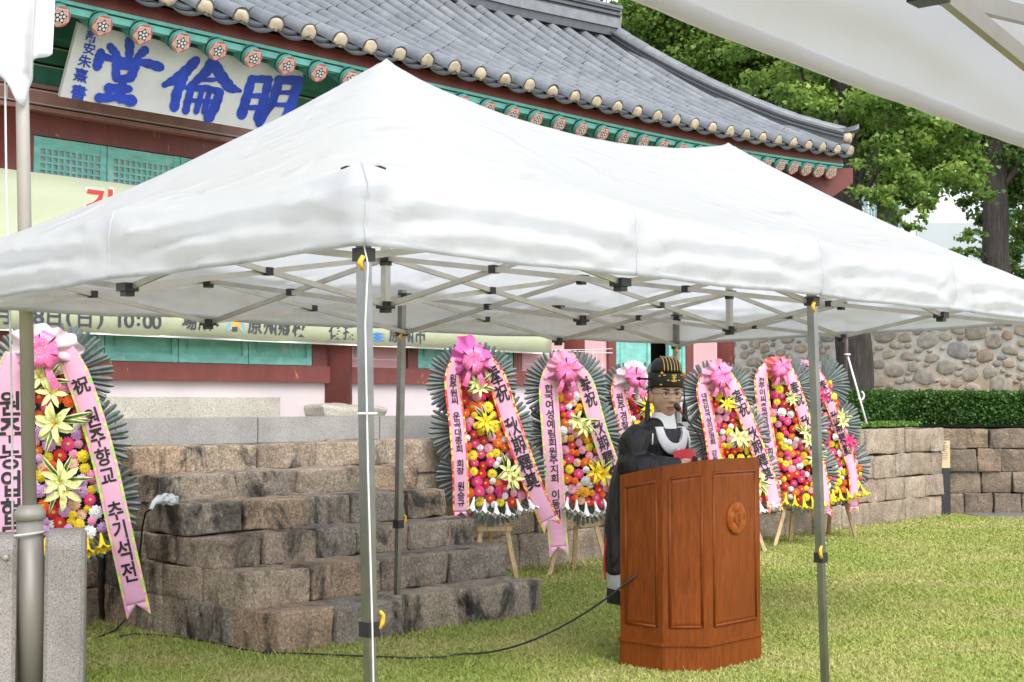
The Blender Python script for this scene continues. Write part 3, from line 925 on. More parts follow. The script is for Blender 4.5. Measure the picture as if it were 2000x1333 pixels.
def brush(m, st, h):
    pts = []
    for i in range(len(st)-1):
        for k in range(5):
            f = k/5; a, b = st[i], st[i+1]
            pts.append(tuple(a[j]+(b[j]-a[j])*f for j in range(3)))
    pts.append(st[-1])
    C = [(x*.35035, y*.35035) for x, y, w in pts]
    W = [w*.35035*.5*(1+.10*math.sin(i*1.9+len(st))) for i, (x, y, w) in enumerate(pts)]
    Lf, Rt = [], []
    for i in range(len(C)):
        a, b = C[max(0, i-1)], C[min(len(C)-1, i+1)]
        dx_, dy_ = b[0]-a[0], b[1]-a[1]; l = math.hypot(dx_, dy_) or 1
        nx, ny = -dy_/l*W[i], dx_/l*W[i]
        Lf.append((C[i][0]+nx, C[i][1]+ny)); Rt.append((C[i][0]-nx, C[i][1]-ny))
    poly = Lf
    def capd(c, fr, to, w):
        a0 = math.atan2(fr[1]-c[1], fr[0]-c[0]); return [(c[0]+w*.85*math.cos(a0-math.pi*k/5), c[1]+w*.85*math.sin(a0-math.pi*k/5)) for k in range(1, 5)]
    n = len(C)
    sg2 = lambda a, b: sgn(*sg_px(a, b), h)
    vs = [sg2(a, b) for a, b in Lf]+[sg2(a, b) for a, b in Rt]
    fs = [(i, i+1, n+i+1, n+i) for i in range(n-1)]
    e = capd(C[-1], Lf[-1], Rt[-1], W[-1]); s = capd(C[0], Rt[0], Lf[0], W[0])
    o = len(vs); vs += [sg2(a, b) for a, b in e]; fs.append((n-1,)+tuple(range(o, o+4))+(2*n-1,))
    o = len(vs); vs += [sg2(a, b) for a, b in s]; fs.append((n,)+tuple(range(o, o+4))+(0,))
    m.add(vs, fs)
for grp in (STROKES[:12], STROKES[12:23], STROKES[23:]):
    m = MB()
    for i, st in enumerate(grp): brush(m, st, .003+.0006*i)
    m.obj('brush_character', M['ink_blue'], SIGN)
for ch, x, y, s in (('新',514,204,64),('安',497,272,62),('朱',473,342,66),('熹',450,420,72),('書',438,515,80)):
    m = MB(); put_glyph(m, ch, lambda a, b: sgn(*sg_px((x+a*s*1.05+b*s*.2)*.35035, (y-b*s*1.0+a*s*.25)*.35035), .004))
    m.obj('signature_character', M['ink_blue'], SIGN)

# ---------------------------------------------------------------- banner
PBN = FP-.22
t0, _ = fac(-420, 500, PBN); t1, zb1 = fac(1078, 692, PBN)
zb0 = fac(133, 651, PBN)[1]; zt0 = fac(0, 328, PBN)[1]
BN = thing('banner', 'long pale green cloth banner with dark lettering strung across the hall front', 'banner', BO, BANG)
def zbot(t): return zb0+(zb1-zb0)*(t-fac(133, 651, PBN)[0])/(t1-fac(133, 651, PBN)[0])
def bw(t, z): return PBN+.012*math.sin(t*2.1)+.006*math.sin(t*5.3+z*3)
HB = zt0-zbot(fac(0, 328, PBN)[0])
m = MB(); m.grid(lambda a, b: (t0+(t1-t0)*a, bw(t0+(t1-t0)*a, b), zbot(t0+(t1-t0)*a)+HB*b), 70, 6)
def banner_mat():
    t = NT('banner cloth'); t.set('Base Color', (.60,.63,.43,1)); t.set('Roughness', .55)
    t.bump(t.noise(3, 4, dist=.5), .25, .04); return t.m
o = m.obj('cloth', banner_mat(), BN, True)
sol = o.modifiers.new('thick', 'SOLIDIFY'); sol.thickness = .003
m = MB(); m.grid(lambda a, b: (t0+(t1-t0)*a, bw(t0+(t1-t0)*a, b)-.004, zbot(t0+(t1-t0)*a)-.002+.014*b), 70, 1); m.obj('hem', M['white_line'], BN)
M['print_grey'] = mk('printed charcoal', (.055,.06,.075), .5)
M['print_red'] = mk('printed red', (.75,.05,.03), .5)
M['print_white'] = mk('printed white', (.80,.82,.80), .5)
M['print_blue'] = mk('printed blue', (.05,.22,.62), .5)
M['print_sky'] = mk('printed sky blue', (.12,.45,.75), .5)
M['print_gold'] = mk('printed gold', (.80,.42,.08), .5)
def ban_text(s, x0, x1, ybase, hpx, dy=0, sep=None):
    """characters spread between photo columns x0..x1, standing on row ybase, hpx high (measured at the middle)"""
    ta, tc = fac(x0, ybase, PBN)[0], fac(x1, ybase, PBN)[0]
    zc = fac((x0+x1)/2, ybase, PBN)[1]
    P = B((ta+tc)/2, PBN, 0); hh = hpx*P.y/FPX
    m = MB()
    adv = [(.5 if c in '(): 0123456789' else 1.0) for c in s]
    tot = sum(adv); u = (tc-ta)/tot; x = ta
    for c, a in zip(s, adv):
        cx = x+u*a/2; x += u*a
        if c == ' ': continue
        _, _, (gx0, gx1, gy0, gy1) = GLYPH[(c, False)]
        digits = c in '0123456789'
        def fn(A, Bv, cx=cx, c=c):
            k = .92
            zz = zc+hh/2+Bv*hh*k
            tt_ = cx+A*u*k*(.96 if a == 1 else 1.15)
            return (tt_, bw(tt_, 0)-.0045, zz)
        m = MB(); put_glyph(m, c, fn, True); m.obj('printed_character', M['print_grey'], BN)
ban_text(BAN1, -40, 312, 642, 42)
ban_text(BAN2, 353, 432, 647, 40)
ban_text(BAN3, 482, 600, 657, 38)
ban_text(BAN4, 643, 697, 665, 36)
ban_text(BAN5, 757, 832, 672, 34)
def ban_poly(pts, mat, name='printed_mark', h=.0045):
    q = [fac(x, y, PBN) for x, y in pts]
    m = MB(); m.add([(a, bw(a, 0)-h, z) for a, z in q], [tuple(range(len(q)))]); return m.obj(name, M[mat], BN)
ban_poly([(442,650),(446,632),(452,624),(462,620),(470,624),(476,634),(474,652),(466,640),(454,640)], 'print_sky')
ban_poly([(449,646),(451,630),(458,622),(466,624),(470,632),(471,648),(460,636)], 'print_gold', h=.006)
ban_poly([(452,639),(462,639),(463,648),(453,648)], 'print_grey', h=.0075)
for y in (653, 659, 665):
    ban_poly([(722+(y-653)*.2,y),(735,y-3),(752,y),(735,y+2.5)], 'print_blue')
# large red title: its first syllable shows above the tent
m, m2 = MB(), MB()
ca, za = fac(196, 403, PBN); hh = 70*B(ca, PBN, 0).y/FPX
for mm, k, h in ((m, 1.0, .007), (m2, 1.14, .0045)):
    put_glyph(mm, '강', lambda a, b: (ca+a*hh*k*1.0, bw(ca, 0)-h, za+b*hh*k), True, True)
m.obj('title_lettering', M['print_red'], BN); m2.obj('title_outline', M['print_white'], BN)
# tie ropes at the right end
m = MB()
tA, zA = fac(1078, 684, PBN); tB_, zB_ = fac(1196, 690, FP-.06)
tm, zm = (tA+tB_)/2, (zA+zB_)/2
m.tube([(tA, PBN, zA), (tm, PBN+.03, zm-.006), (tB_, FP-.06, zB_)], .005, 6)
m.tube([(tA, PBN, zA), (tm+.05, PBN+.03, zm+.02), (tB_, FP-.06, zB_+.045)], .004, 6)
m.tube([(tm+.12+.03*math.cos(a), PBN+.03, zm-.05+.05*math.sin(a)) for a in np.linspace(1.5, 7.2, 12)], .004, 6)
m.obj('tie_rope', M['rope'], BN)
# ---------------------------------------------------------------- pop-up tents
def smooth(x): return x*x*(3-2*x)
def make_tent(origin, rz, nb, label, mat, zbot, zl, zu, peak, val=.30, drop=0.0, lean=None, seed=0, ridge_sag=.17, wave=1.0, clampz=.67, front_rope=True, legs=True):
    T = thing('pop_up_tent', label, 'tent', origin, rz, 'white pop-up tents')
    LA, LC = 3.0*nb, 3.0
    dz = lambda y: -drop*y/3.0
    ze = zbot+val
    def swag(s):                                # edge sags between its supports (every 1.5 m)
        u = (s % 1.5)/1.5
        return 4*u*(1-u)
    def perim_sag(a, c):
        e = min(a, LA-a, c, LC-c)
        s = a if min(c, LC-c) <= min(a, LA-a) else c
        return .055*swag(s)*wave
    def rz_(a):
        a = max(1.5, min(LA-1.5, a))
        u = (a-1.5) % 3.0/3.0
        return peak-ridge_sag*(math.sin(math.pi*u)**.7 if 0 < u < 1 else 0)
    def height(a, c):
        dc = abs(c-1.5)/1.5
        da = max(0.0, (1.5-a)/1.5, (a-(LA-1.5))/1.5)
        f = max(da, dc)
        f = min(1.0, (da**7+dc**7)**(1/7)) if f > 0 else 0.0
        if f < 1e-6: f = 0.0
        pr = (1-f)*(1-.30*f)
        # cloth hangs slack between the corner ribs and the mid supports
        g = abs(da-dc)
        z = ze+(rz_(a)-ze)*pr
        z -= perim_sag(a, c)*f**3
        z -= .05*math.sin(math.pi*f)*smooth(min(1, g*1.3))
        z += .012*noise.noise(Vector((a*1.6, c*1.6, seed)))*(1-abs(2*f-1))+.004*(noise.ridged_multi_fractal(Vector((a*1.9, c*1.9, seed)), .9, 2.1, 3, 1.0, 1.6)-1)*min(1, (1-f)*6)
        if f > .88: z -= .018*((f-.88)/.12)**2      # the cloth rolls softly over the edge bars
        return z+dz(c)
    NA, NC = 90*nb, 90
    m = MB()
    m.grid(lambda i, j: (LA*i, LC*j, height(LA*i, LC*j)), NA, NC)
    # valance: starts on the roof edge, hangs down
    per = [(LA*i/NA, 0.0, 0, -1) for i in range(NA)]+[(LA, LC*j/NC, 1, 0) for j in range(NC)]+[(LA*(NA-i)/NA, LC, 0, 1) for i in range(NA)]+[(0.0, LC*(NC-j)/NC, -1, 0) for j in range(NC)]
    NV = 18
    rows = []
    for k in range(NV+1):
        v = k/NV; row = []
        for (a, c, nx, ny) in per:
            s = a if ny else c
            u = swag(s)
            top = height(a, c)
            bot = zbot+dz(c)-.012*u*wave+.01*wave*noise.noise(Vector((a*1.7, c*1.7, 3+seed)))
            z = top+(bot-top)*v
            if k:
                ph = v*2.1+.75*u
                amp = min(1, u*1.6)*math.sin(math.pi*min(1, v*1.05))
                d = .020*math.sin(2*math.pi*ph+1.0)*amp+.026*noise.noise(Vector((a*3+11, c*3, v*2.0+seed)))*math.sin(math.pi*v*.9)
                d += .012*noise.noise(Vector((a*8, c*8, v*4+a*2+seed)))*min(1, 3*v)+.009*abs(noise.noise(Vector((a*11+v*9, c*11-v*9, v*5+seed))))*min(1, 3*v)
                d += .032*(1-(1-v)**5)
                d += .013*(noise.ridged_multi_fractal(Vector((a*2.6+v*.8, c*2.6+v*.8, v*1.3+seed)), .9, 2.1, 3, 1.0, 1.6)-1.0)*min(1, 3*v)
                # corner pleats
                if nx or ny:
                    for e in (0, 1.5, 3.0, 4.5, 6.0):
                        q = abs(s-e)
                        d += -.014*math.exp(-(q/.05)**2)*v
            else: d = 0
            d *= .35+.65*wave
            # taper at corners so that the sides meet
            row.append((a+nx*d, c+ny*d, z))
        rows.append(row)
    m.loft(rows, True, False)
    bm = bmesh.new(); me = m.mesh('canopy', mat, True); bm.from_mesh(me)
    bmesh.ops.remove_doubles(bm, verts=bm.verts[:], dist=.0008); bmesh.ops.recalc_face_normals(bm, faces=bm.faces[:]); bm.normal_update(); bm.to_mesh(me); bm.free()
    link('canopy', me, T)
    # hem tape
    m = MB(); nlast = rows[-1]; n = len(nlast)
    r0 = [(x+px*.002, y+py*.002, z+.018) for (x, y, z), (_, _, px, py) in zip(rows[-1], per)]
    r1 = [(x+px*.003, y+py*.003, z-.004) for (x, y, z), (_, _, px, py) in zip(rows[-1], per)]
    r2 = [(x-px*.003, y-py*.003, z-.004) for (x, y, z), (_, _, px, py) in zip(rows[-1], per)]
    r3 = [(x-px*.002, y-py*.002, z+.018) for (x, y, z), (_, _, px, py) in zip(rows[-1], per)]
    m.loft([r0, r1, r2, r3], True, False); m.obj('hem', mat, T, True)
    # seams
    for (a, c, nx, ny) in [(a, 0, 0, -1) for a in np.arange(0, LA+.1, 1.5)]+[(0, 1.5, -1, 0), (0, 3, -1, 0)]:
        i = min(range(len(per)), key=lambda q: (per[q][0]-a)**2+(per[q][1]-c)**2)
        mm = MB(); mm.tube([Vector(rows[k][i])+Vector((nx*.002, ny*.002, 0)) for k in range(NV+1)], .004, 5); mm.obj('seam', mat, T, True)
    # legs
    lean = lean or {}
    for i, a in enumerate(np.arange(0, LA+.1, 3.0)):
        for c in (0.0, 3.0):
            ins = .035
            x0, y0 = (a if 0 < a < LA else (ins if a == 0 else LA-ins)), (ins if c == 0 else LC-ins)
            lx, ly = lean.get((i, int(c)), (0, 0))
            top = Vector((x0, y0, zu+dz(c)+.04)); bot = Vector((x0+lx, y0+ly, 0))
            at = lambda z: bot+(top-bot)*(z/top.z)
            mm = MB(); mm.bar(at(clampz), top, .038, .038, up=(1, 0, 0)); lg = mm.obj('leg', M['steel'], T)
            mm = MB(); mm.bar(bot+Vector((0, 0, .004)), at(clampz+.05), .031, .031, up=(1, 0, 0)); mm.obj('lower_tube', M['steel'], lg)
            mm = MB(); mm.box(bot+Vector((0, 0, .003)), (.09, .09, .006)); mm.obj('foot_plate', M['steel'], lg)
            mm = MB(); mm.box(at(clampz), (.05, .05, .05)); mm.obj('clamp', M['plastic_black'], lg)
            mm = MB()
            k = at(clampz)
            sx = 1 if (i+int(c)) % 2 == 0 else -1
            mm.tube([k+Vector((sx*.025, -.02, .0)), k+Vector((sx*.04, -.022, .02)), k+Vector((sx*.042, -.022, .045)), k+Vector((sx*.028, -.022, .058))], [.008, .009, .008, .006], 7); mm.obj('clip', M['plastic_yellow'], lg, True)
            k = at(zl+dz(c))
            mm = MB(); mm.box(k, (.056, .056, .045)); mm.obj('slider', M['plastic_black'], lg)
            mm = MB(); mm.tube([k+Vector((-.03, -.03, -.01)), k+Vector((-.045, -.03, -.03)), k+Vector((-.03, -.03, -.055))], [.009, .010, .007], 7); mm.obj('clip', M['plastic_yellow'], lg, True)
    # scissor frame between the nodes of a 1.5 m grid
    na, nc = 2*nb+1, 3
    def nd(i, j, up):
        x = min(max(1.5*i, .06), LA-.06); y = min(max(1.5*j, .06), LC-.06)
        return Vector((x, y, (zu if up else zl)+dz(1.5*j)))
    edges = [((i, j), (i+1, j)) for i in range(na-1) for j in range(nc)]+[((i, j), (i, j+1)) for i in range(na) for j in range(nc-1)]
    for (n0, n1) in edges:
        A0, A1, B0, B1 = nd(*n0, False), nd(*n0, True), nd(*n1, False), nd(*n1, True)
        dd = (B0-A0); dd.z = 0; dd.normalize(); sd = Vector((-dd.y, dd.x, 0))*.009
        mm = MB(); mm.bar(A0+sd, B1+sd, .012, .025); mm.obj('truss_bar', M['alu'], T)
        mm = MB(); mm.bar(A1-sd, B0-sd, .012, .025); mm.obj('truss_bar', M['alu'], T)
        mid = (A0+B1+A1+B0)/4
        rot = Matrix.Rotation(math.atan2(dd.y, dd.x), 3, 'Z')
        mm = MB(); mm.box(mid, (.036, .042, .036), rot); mm.obj('pivot_block', M['plastic_black'], T)
    for i in range(na):
        for j in range(nc):
            leg = (i % 2 == 0 and j in (0, 2))
            for up in (False, True):
                if leg and not up: continue
                mm = MB(); mm.box(nd(i, j, up), (.066, .066, .034)); mm.box(nd(i, j, up)+Vector((0, 0, -.01)), (.042, .042, .054)); mm.obj('joint', M['plastic_black'], T)
            if j == 1 and i % 2 == 1:      # centre masts carry the peaks
                mm = MB(); mm.bar(nd(i, j, False), Vector((1.5*i, 1.5, peak+dz(1.5)-.03)), .034, .034, up=(1, 0, 0)); mm.obj('mast', M['alu'], T)
    return T, rows, per, height
TENT_RZ = math.atan2(.7417, .6706)
TO = Vector((-.508, 4.78, 0))
tent, trow, tper, theight = make_tent(TO, TENT_RZ, 2, 'white double peaked pop-up tent sheltering the wooden lectern', M['tent'], 1.965, 1.935, 2.165, 3.145, drop=.058,
    lean={(0, 0): (.03, -.03), (1, 0): (.075, -.02), (1, 3): (-.02, .02)}, seed=2)
# rope tied down the near leg, and loops at the corner of the roof
m = MB()
m.tube([(.012, .004, 1.97), (.03, 0, 1.90), (.022, .004, 1.7), (.03, -.005, 1.2), (.045, -.012, .7), (.055, -.02, .2), (.06, -.025, .02)], .0032, 7)
m.tube([(.035+.03*math.cos(a)-.0, .005+.03*math.sin(a), 1.395) for a in np.linspace(0, 6.28, 14)], .0045, 6)
m.obj('rope', M['rope'], tent, True)
for sx, sy in ((.10, .02), (.02, .10)):
    z = theight(sx, sy)+.012
    m = MB(); m.tube([(sx-.025*(sx > .05), sy-.025*(sy > .05), z-.006), (sx, sy, z-.002), (sx+.025*(sx > .05), sy+.025*(sy > .05), z-.006)], .006, 6); m.obj('loop', M['plastic_black'], tent, True)

e = Vector((.644, .765, 0)); g = Vector((-.765, .644, 0))
P2o = Vector((.1516, 1.404, 0))-e*1.724-g*3.0
make_tent(P2o, math.atan2(e.y, e.x), 1, 'white tent edge with dull metal frame bars hanging over the tree tops', M['tent_in'], 1.83, 1.86, 2.03, 2.75, seed=9, wave=.1)
# ---------------------------------------------------------------- flagpole between granite posts
FB = at_y(64, 1333, 7.25); FB.z = 0
fl_top_x = at_y(38, 0, 7.25)
fp = thing('flagpole', 'tall dull steel flagpole clamped between two granite posts', 'flagpole', (FB.x, FB.y, 0))
lean = (fl_top_x.x-FB.x)/fl_top_x.z
def fpp(z): return Vector((lean*z*.95, 0, z))
z_s = at_y(60, 1000, 7.25).z
m = MB(); m.tube([fpp(0), fpp(z_s-.04)], .066, 20); m.tube([fpp(z_s-.04), fpp(z_s), fpp(z_s+.035)], [.078, .078, .05], 20); m.obj('sleeve', M['pole'], fp, True)
m = MB(); m.tube([fpp(z_s-.02), fpp(3.0), fpp(8.0)], [.036, .034, .028], 18); m.obj('shaft', M['pole'], fp, True)
m = MB(); m.tube([fpp(z)+Vector((-.075-.004*math.sin(z*3), -.03, 0)) for z in np.linspace(z_s-.12, 7.5, 24)], .0055, 6)
m.tube([fpp(z_s-.11)+Vector((.085*math.cos(a)-.01, .085*math.sin(a), .01*math.cos(a))) for a in np.linspace(0, 6.3, 20)], .007, 6)
m.obj('halyard', M['rope'], fp, True)
zt = at_y(120, 1035, 7.2).z
def granite_post(name, label, xc, yc, w, d, h):
    o = None
    m = MB(); prof = []
    R0 = .09
    pts = [(-d/2, 0), (d/2, 0), (d/2, h-R0)]+[(d/2-R0+R0*math.cos(a), h-R0+R0*math.sin(a)) for a in np.linspace(.2, math.pi/2, 5)]
    pts += [(-d/2+R0+R0*math.cos(a), h-R0+R0*math.sin(a)) for a in np.linspace(math.pi/2, math.pi-.2, 5)]+[(-d/2, h-R0)]
    bev = .018
    def ring(x, k):
        return [(x, y*(1-k/d*2), z-(k if z > h*.3 else 0)) for y, z in pts]
    m.loft([ring(-w/2, bev), ring(-w/2+bev, 0), ring(w/2-bev, 0), ring(w/2, bev)])
    o = m.obj(name, M['granite_post'], None)
    o.location = (xc, yc, 0); o.rotation_euler = (0, 0, R(14))
    tag(o, label, 'stone post', 'granite posts gripping the flagpole')
    return o
gr = at_y(122, 1200, 7.2); gl = at_y(8, 1200, 7.2)
granite_post('granite_post', 'speckled granite post standing on the wreath side of the flagpole', gr.x-.0, 7.25, .19, .30, zt)
g2 = granite_post('granite_post', 'speckled granite post with a metal bolt head on the outer side of the flagpole', FB.x-.175, 7.24, .19, .30, zt-.02)
m = MB(); m.lathe([(.016, 0), (.016, .008), (.008, .012)], 12); b = m.obj('bolt', M['pole'], g2, True); b.location = (.045, -.151, zt-.13); b.rotation_euler = (R(90), 0, 0)
# flag: a limp white cloth hanging from the pole
def flag_pt(a, b):
    # a across (0 at the pole), b down
    P0 = at_y(8, -60, 7.2); P1 = at_y(108, -60, 7.2)
    x = P0.x+(P1.x-P0.x)*a
    ztop = at_y(50, -60, 7.2).z
    low = np.interp(a, [0, .15, .33, .42, .48, .7, 1.0], [150, 165, 200, 210, 165, 128, 108])
    zl = at_y(50, low, 7.2).z
    z = ztop+(zl-ztop)*b
    y = 7.17-.05*math.sin(a*9+.6)*(.3+.7*b)-.03*math.sin(a*17+b*2)
    return (x, y, z)
m = MB(); m.grid(flag_pt, 40, 14)
o = m.obj('flag', M['flag'], None, True); sol = o.modifiers.new('thick', 'SOLIDIFY'); sol.thickness = .002
tag(o, 'limp white cloth flag hanging from the steel flagpole', 'flag')

# ---------------------------------------------------------------- lectern
n_ = -BB
C_pt = on_z(1386, 1312); C_pt.z = 0
LW, LCH, LS = .49, .176, .29                      # front width, chamfer, straight side
lec_c = C_pt+BU*(LW/2)                             # middle of the front face on the ground
LEC = thing('lectern', 'reddish brown wooden lectern with a round flower emblem on its front', 'lectern', lec_c, BANG)
D = LS+LCH
foot = [(-LW/2, 0), (LW/2, 0), (LW/2+LCH, LCH), (LW/2+LCH, D), (-LW/2-LCH, D), (-LW/2-LCH, LCH)]
zf, zbk = 1.128, 1.035
def ztop(y): return zf+(zbk-zf)*y/D
def grow(poly, k):
    cx, cy = 0, D/2
    return [(x+k*(1 if x > 0 else -1), y+(k if y > D*.6 else (-k if y < .01 else 0))) for x, y in poly]
m = MB(); nF = 6
vs = [(x, y, .13) for x, y in foot]+[(x, y, ztop(y)-.0) for x, y in foot]
m.add(vs, [tuple(range(nF))[::-1], tuple(range(nF, 2*nF))]+[(i, (i+1) % nF, nF+(i+1) % nF, nF+i) for i in range(nF)])
m.obj('body', M['wood'], LEC)
m = MB(); m.prism(grow(foot, .003), 0.0, .135); m.obj('plinth', M['wood'], LEC)
m = MB(); m.prism(grow(foot, .011), .134, .147); m.prism(grow(foot, .007), .147, .155); m.obj('plinth_moulding', M['wood'], LEC)
def face_panel(a, b, marg, zb_, emblem=False):
    a, b = Vector((*a, 0)), Vector((*b, 0)); L = (b-a).length; dx_ = (b-a).normalized(); nn = Vector((dx_.y, -dx_.x, 0))
    def P(u, z, h): return a+dx_*u+nn*h+Vector((0, 0, z))
    zA, zB = ztop(a.y)-.075, ztop(b.y)-.075
    u0, u1 = marg, L-marg
    zt0_, zt1_ = ztop((a+dx_*u0).y)-.075, ztop((a+dx_*u1).y)-.075
    cor = [(u0, zb_), (u1, zb_), (u1, zt1_), (u0, zt0_)]
    m = MB()
    for i in range(4):
        (ua, za), (ub, zb2) = cor[i], cor[(i+1) % 4]
        pts0 = P(ua, za, .0); pts1 = P(ub, zb2, .0)
        m.tube([pts0, pts1], .0085, 8)
    m.obj('panel_moulding', M['wood'], LEC, True)
    m = MB(); ins = .02
    cc = [(u0+ins, zb_+ins), (u1-ins, zb_+ins), (u1-ins, zt1_-ins), (u0+ins, zt0_-ins)]
    m.add([P(u, z, -.001) for u, z in cor]+[P(u, z, .005) for u, z in cc], [(4,5,6,7),(0,1,5,4),(1,2,6,5),(2,3,7,6),(3,0,4,7)])
    m.obj('panel', M['wood'], LEC)
    return P, L
face_panel(foot[5], foot[0], .038, .235)
face_panel(foot[4], foot[5], .04, .235)
face_panel(foot[1], foot[2], .038, .235)
face_panel(foot[2], foot[3], .04, .235)
P, L = face_panel(foot[0], foot[1], .045, .235)
# carved emblem: a five petalled blossom round a small disc
ez = fac(1440, 1012, (lec_c-BO).dot(BB))[1]
eu = L/2
m = MB(); n = 36
rr_ = .088
def dome(r0, r1, h0, h1): m.loft([[P(eu+r0*math.cos(2*math.pi*k/n), ez+r0*math.sin(2*math.pi*k/n), h0) for k in range(n)], [P(eu+r1*math.cos(2*math.pi*k/n), ez+r1*math.sin(2*math.pi*k/n), h1) for k in range(n)]], True, True)
dome(rr_, rr_, .004, .014); dome(rr_, rr_*.93, .014, .019)
em = m.obj('emblem', M['wood_emblem'], LEC, False)
for k in range(5):
    a0 = math.pi/2+k*2*math.pi/5
    mm = MB()
    def petal(u, v):
        r = .030+.052*u; a = a0+(v-.5)*1.18*(1-.25*u*u)+.25*u
        return P(eu+r*math.cos(a), ez+r*math.sin(a), .020+.006*math.sin(math.pi*v)*math.sin(math.pi*(.15+.8*u)))
    mm.grid(petal, 6, 8); mm.obj('petal', M['wood_emblem'], em, True)
mm = MB(); mm.loft([[P(eu+r*math.cos(2*math.pi*k/24), ez+r*math.sin(2*math.pi*k/24), h) for k in range(24)] for r, h in ((.036, .018), (.036, .026), (.033, .029))]); mm.obj('emblem_disc', M['wood_emblem'], em)
mm = MB()
for i, ch in enumerate('國會'): put_glyph(mm, ch, lambda a, b: P(eu+a*.026, ez+(.013 if i == 0 else -.013)+b*.024, .0305))
mm.obj('emblem_lettering', M['wood'], em)
# microphone on a gooseneck
mt = at_y(1327, 801, 7.98); mbp = B(0, 0, 0)
loc = LEC.location
def lecw(x, y, z): return loc+BU*x+BB*y+Vector((0, 0, z))
base = lecw(.02, D*.48, ztop(D*.48))
mic = thing('microphone', 'black gooseneck microphone with red ring standing on the lectern', 'microphone', base)
bx = at_y(1388, 893, base.y)
m = MB(); m.lathe([(.045, -.004), (.045, .012), (.02, .022)], 16); m.obj('base', M['plastic_black'], mic, True)
rel = mt-base
pts = [Vector((0, 0, .01)), Vector((.004, 0, .10)), Vector((-.012, -.002, .16)), Vector((-.05, 0, .215)), rel*.82+Vector((0.01, 0, .0)), rel]
pts = []
c1, c2 = Vector((.012, 0, .19)), rel+Vector((.085, .0, -.125))
for k in range(15):
    f = k/14; pts.append(Vector((0, 0, .01))*(1-f)**3+c1*3*f*(1-f)**2+c2*3*f*f*(1-f)+rel*f**3)
m = MB(); m.tube(pts, .0055, 8); m.obj('gooseneck', M['plastic_black'], mic, True)
dd = (pts[-1]-pts[-2]).normalized()
m = MB(); m.tube([rel-dd*.012, rel-dd*.002], .0125, 14); m.obj('ring', mk('red ring', (.7,.03,.02), .4), mic, True)
m = MB(); m.tube([rel-dd*.002, rel+dd*.006, rel+dd*.028, rel+dd*.04, rel+dd*.045], [.012, .017, .017, .012, .004], 14); m.obj('windscreen', M['plastic_black'], mic, True)
# cable from the lectern across the lawn
m = MB()
st = lecw(-LW/2-LCH-.005, D*.75, .50)
gp = [on_z(x, y, .012) for x, y in ((905, 1277), (860, 1284), (800, 1285.5), (740, 1283), (660, 1280), (600, 1277), (520, 1275.5), (470, 1268), (420, 1256), (360, 1246), (300, 1240), (262, 1238), (236, 1243))]
air = []
for k in range(14):
    f = k/14
    q = st.lerp(gp[0], f); q.z = st.z*(1-f)**1.75+.012*f; air.append(q)
m.tube(air+gp, .0055, 7)
o = m.obj('cable', M['cable'], None, True); tag(o, 'long black cable drooping from the lectern and lying over the lawn', 'cable')

# ---------------------------------------------------------------- plastic bag and its lead on the steps
pb = fac(325, 985, -1.84+.307*3+.12)
bag_c = B(pb[0], -1.84+.307*3+.10, TOPS[3])
m = MB(); vs, fs = _cube(9)
out = []
for v in vs:
    q_ = Vector(v).normalized(); w = Vector((q_.x*.068, q_.y*.042, max(-.03, q_.z*.034)))
    w += noise.noise_vector(q_*2.6)*.018+noise.noise_vector(q_*6)*.008
    w.x -= .0; out.append(w+Vector((0, 0, .03)))
m.add(out, fs)
m.tube([(-.06, -.02, .035), (-.10, -.04, .02), (-.125, -.06, -.02)], [.03, .016, .012], 10)
M['bag'] = cloth('thin white plastic', (.72,.74,.76), .35, (40, .6), .3, .6)
bag = thing('plastic_bag', 'crumpled white plastic bag tied over a cable end on the steps', 'plastic bag', bag_c, R(30))
m.obj('bag', M['bag'], bag, True)
lead = thing('cable_lead', 'short black cable hanging from the plastic bag down the side of the steps', 'cable', (0, 0, 0))
m = MB()
Q = bag_c+Matrix.Rotation(R(30), 3, 'Z') @ Vector((-.125, -.06, -.02))
def flank(x, y, t=T0-.045):
    d = ray(x, y); return C0+d*(((BO+BU*t)-C0).dot(BU)/d.dot(BU))
m.tube([Q, flank(284, 1002), flank(278, 1030), flank(275, 1065), flank(268, 1110), flank(262, 1160), flank(250, 1205), on_z(225, 1232, .012), on_z(190, 1246, .012)], .006, 7)
m.obj('lead', M['cable'], lead, True)

# ---------------------------------------------------------------- small sign post
sp = on_z(1846, 1007)
s = thing('sign_post', 'slim black post with a pale tan inscription plate on top', 'sign post', (sp.x, sp.y, 0), R(8))
zpl = at_y(1843, 915, sp.y).z; zpt = at_y(1843, 860, sp.y).z
m = MB(); m.box((0, 0, zpt/2), (.125, .06, zpt)); m.obj('post', mk('black stained timber', (.018,.019,.021), .6, bump=.4, bs=90, stretch=(1, 1, .1)), s)
m = MB(); m.box((0, -.033, (zpl+zpt)/2), (.118, .008, zpt-zpl-.01)); pl = m.obj('plate', mk('tan plate', (.58,.44,.25), .5, var=.05), s)
rr = random.Random(2)
for i in range(9):
    w = .085*(.6 if i in (0,) else rr.uniform(.7, 1)); z = zpt-.03-i*.024-(.02 if i else 0)
    if z < zpl+.06: break
    m = MB(); m.box((-.045+w/2, -.0375, z), (w, .001, .013 if i == 0 else .006)); m.obj('inscription', M['print_grey'], pl)
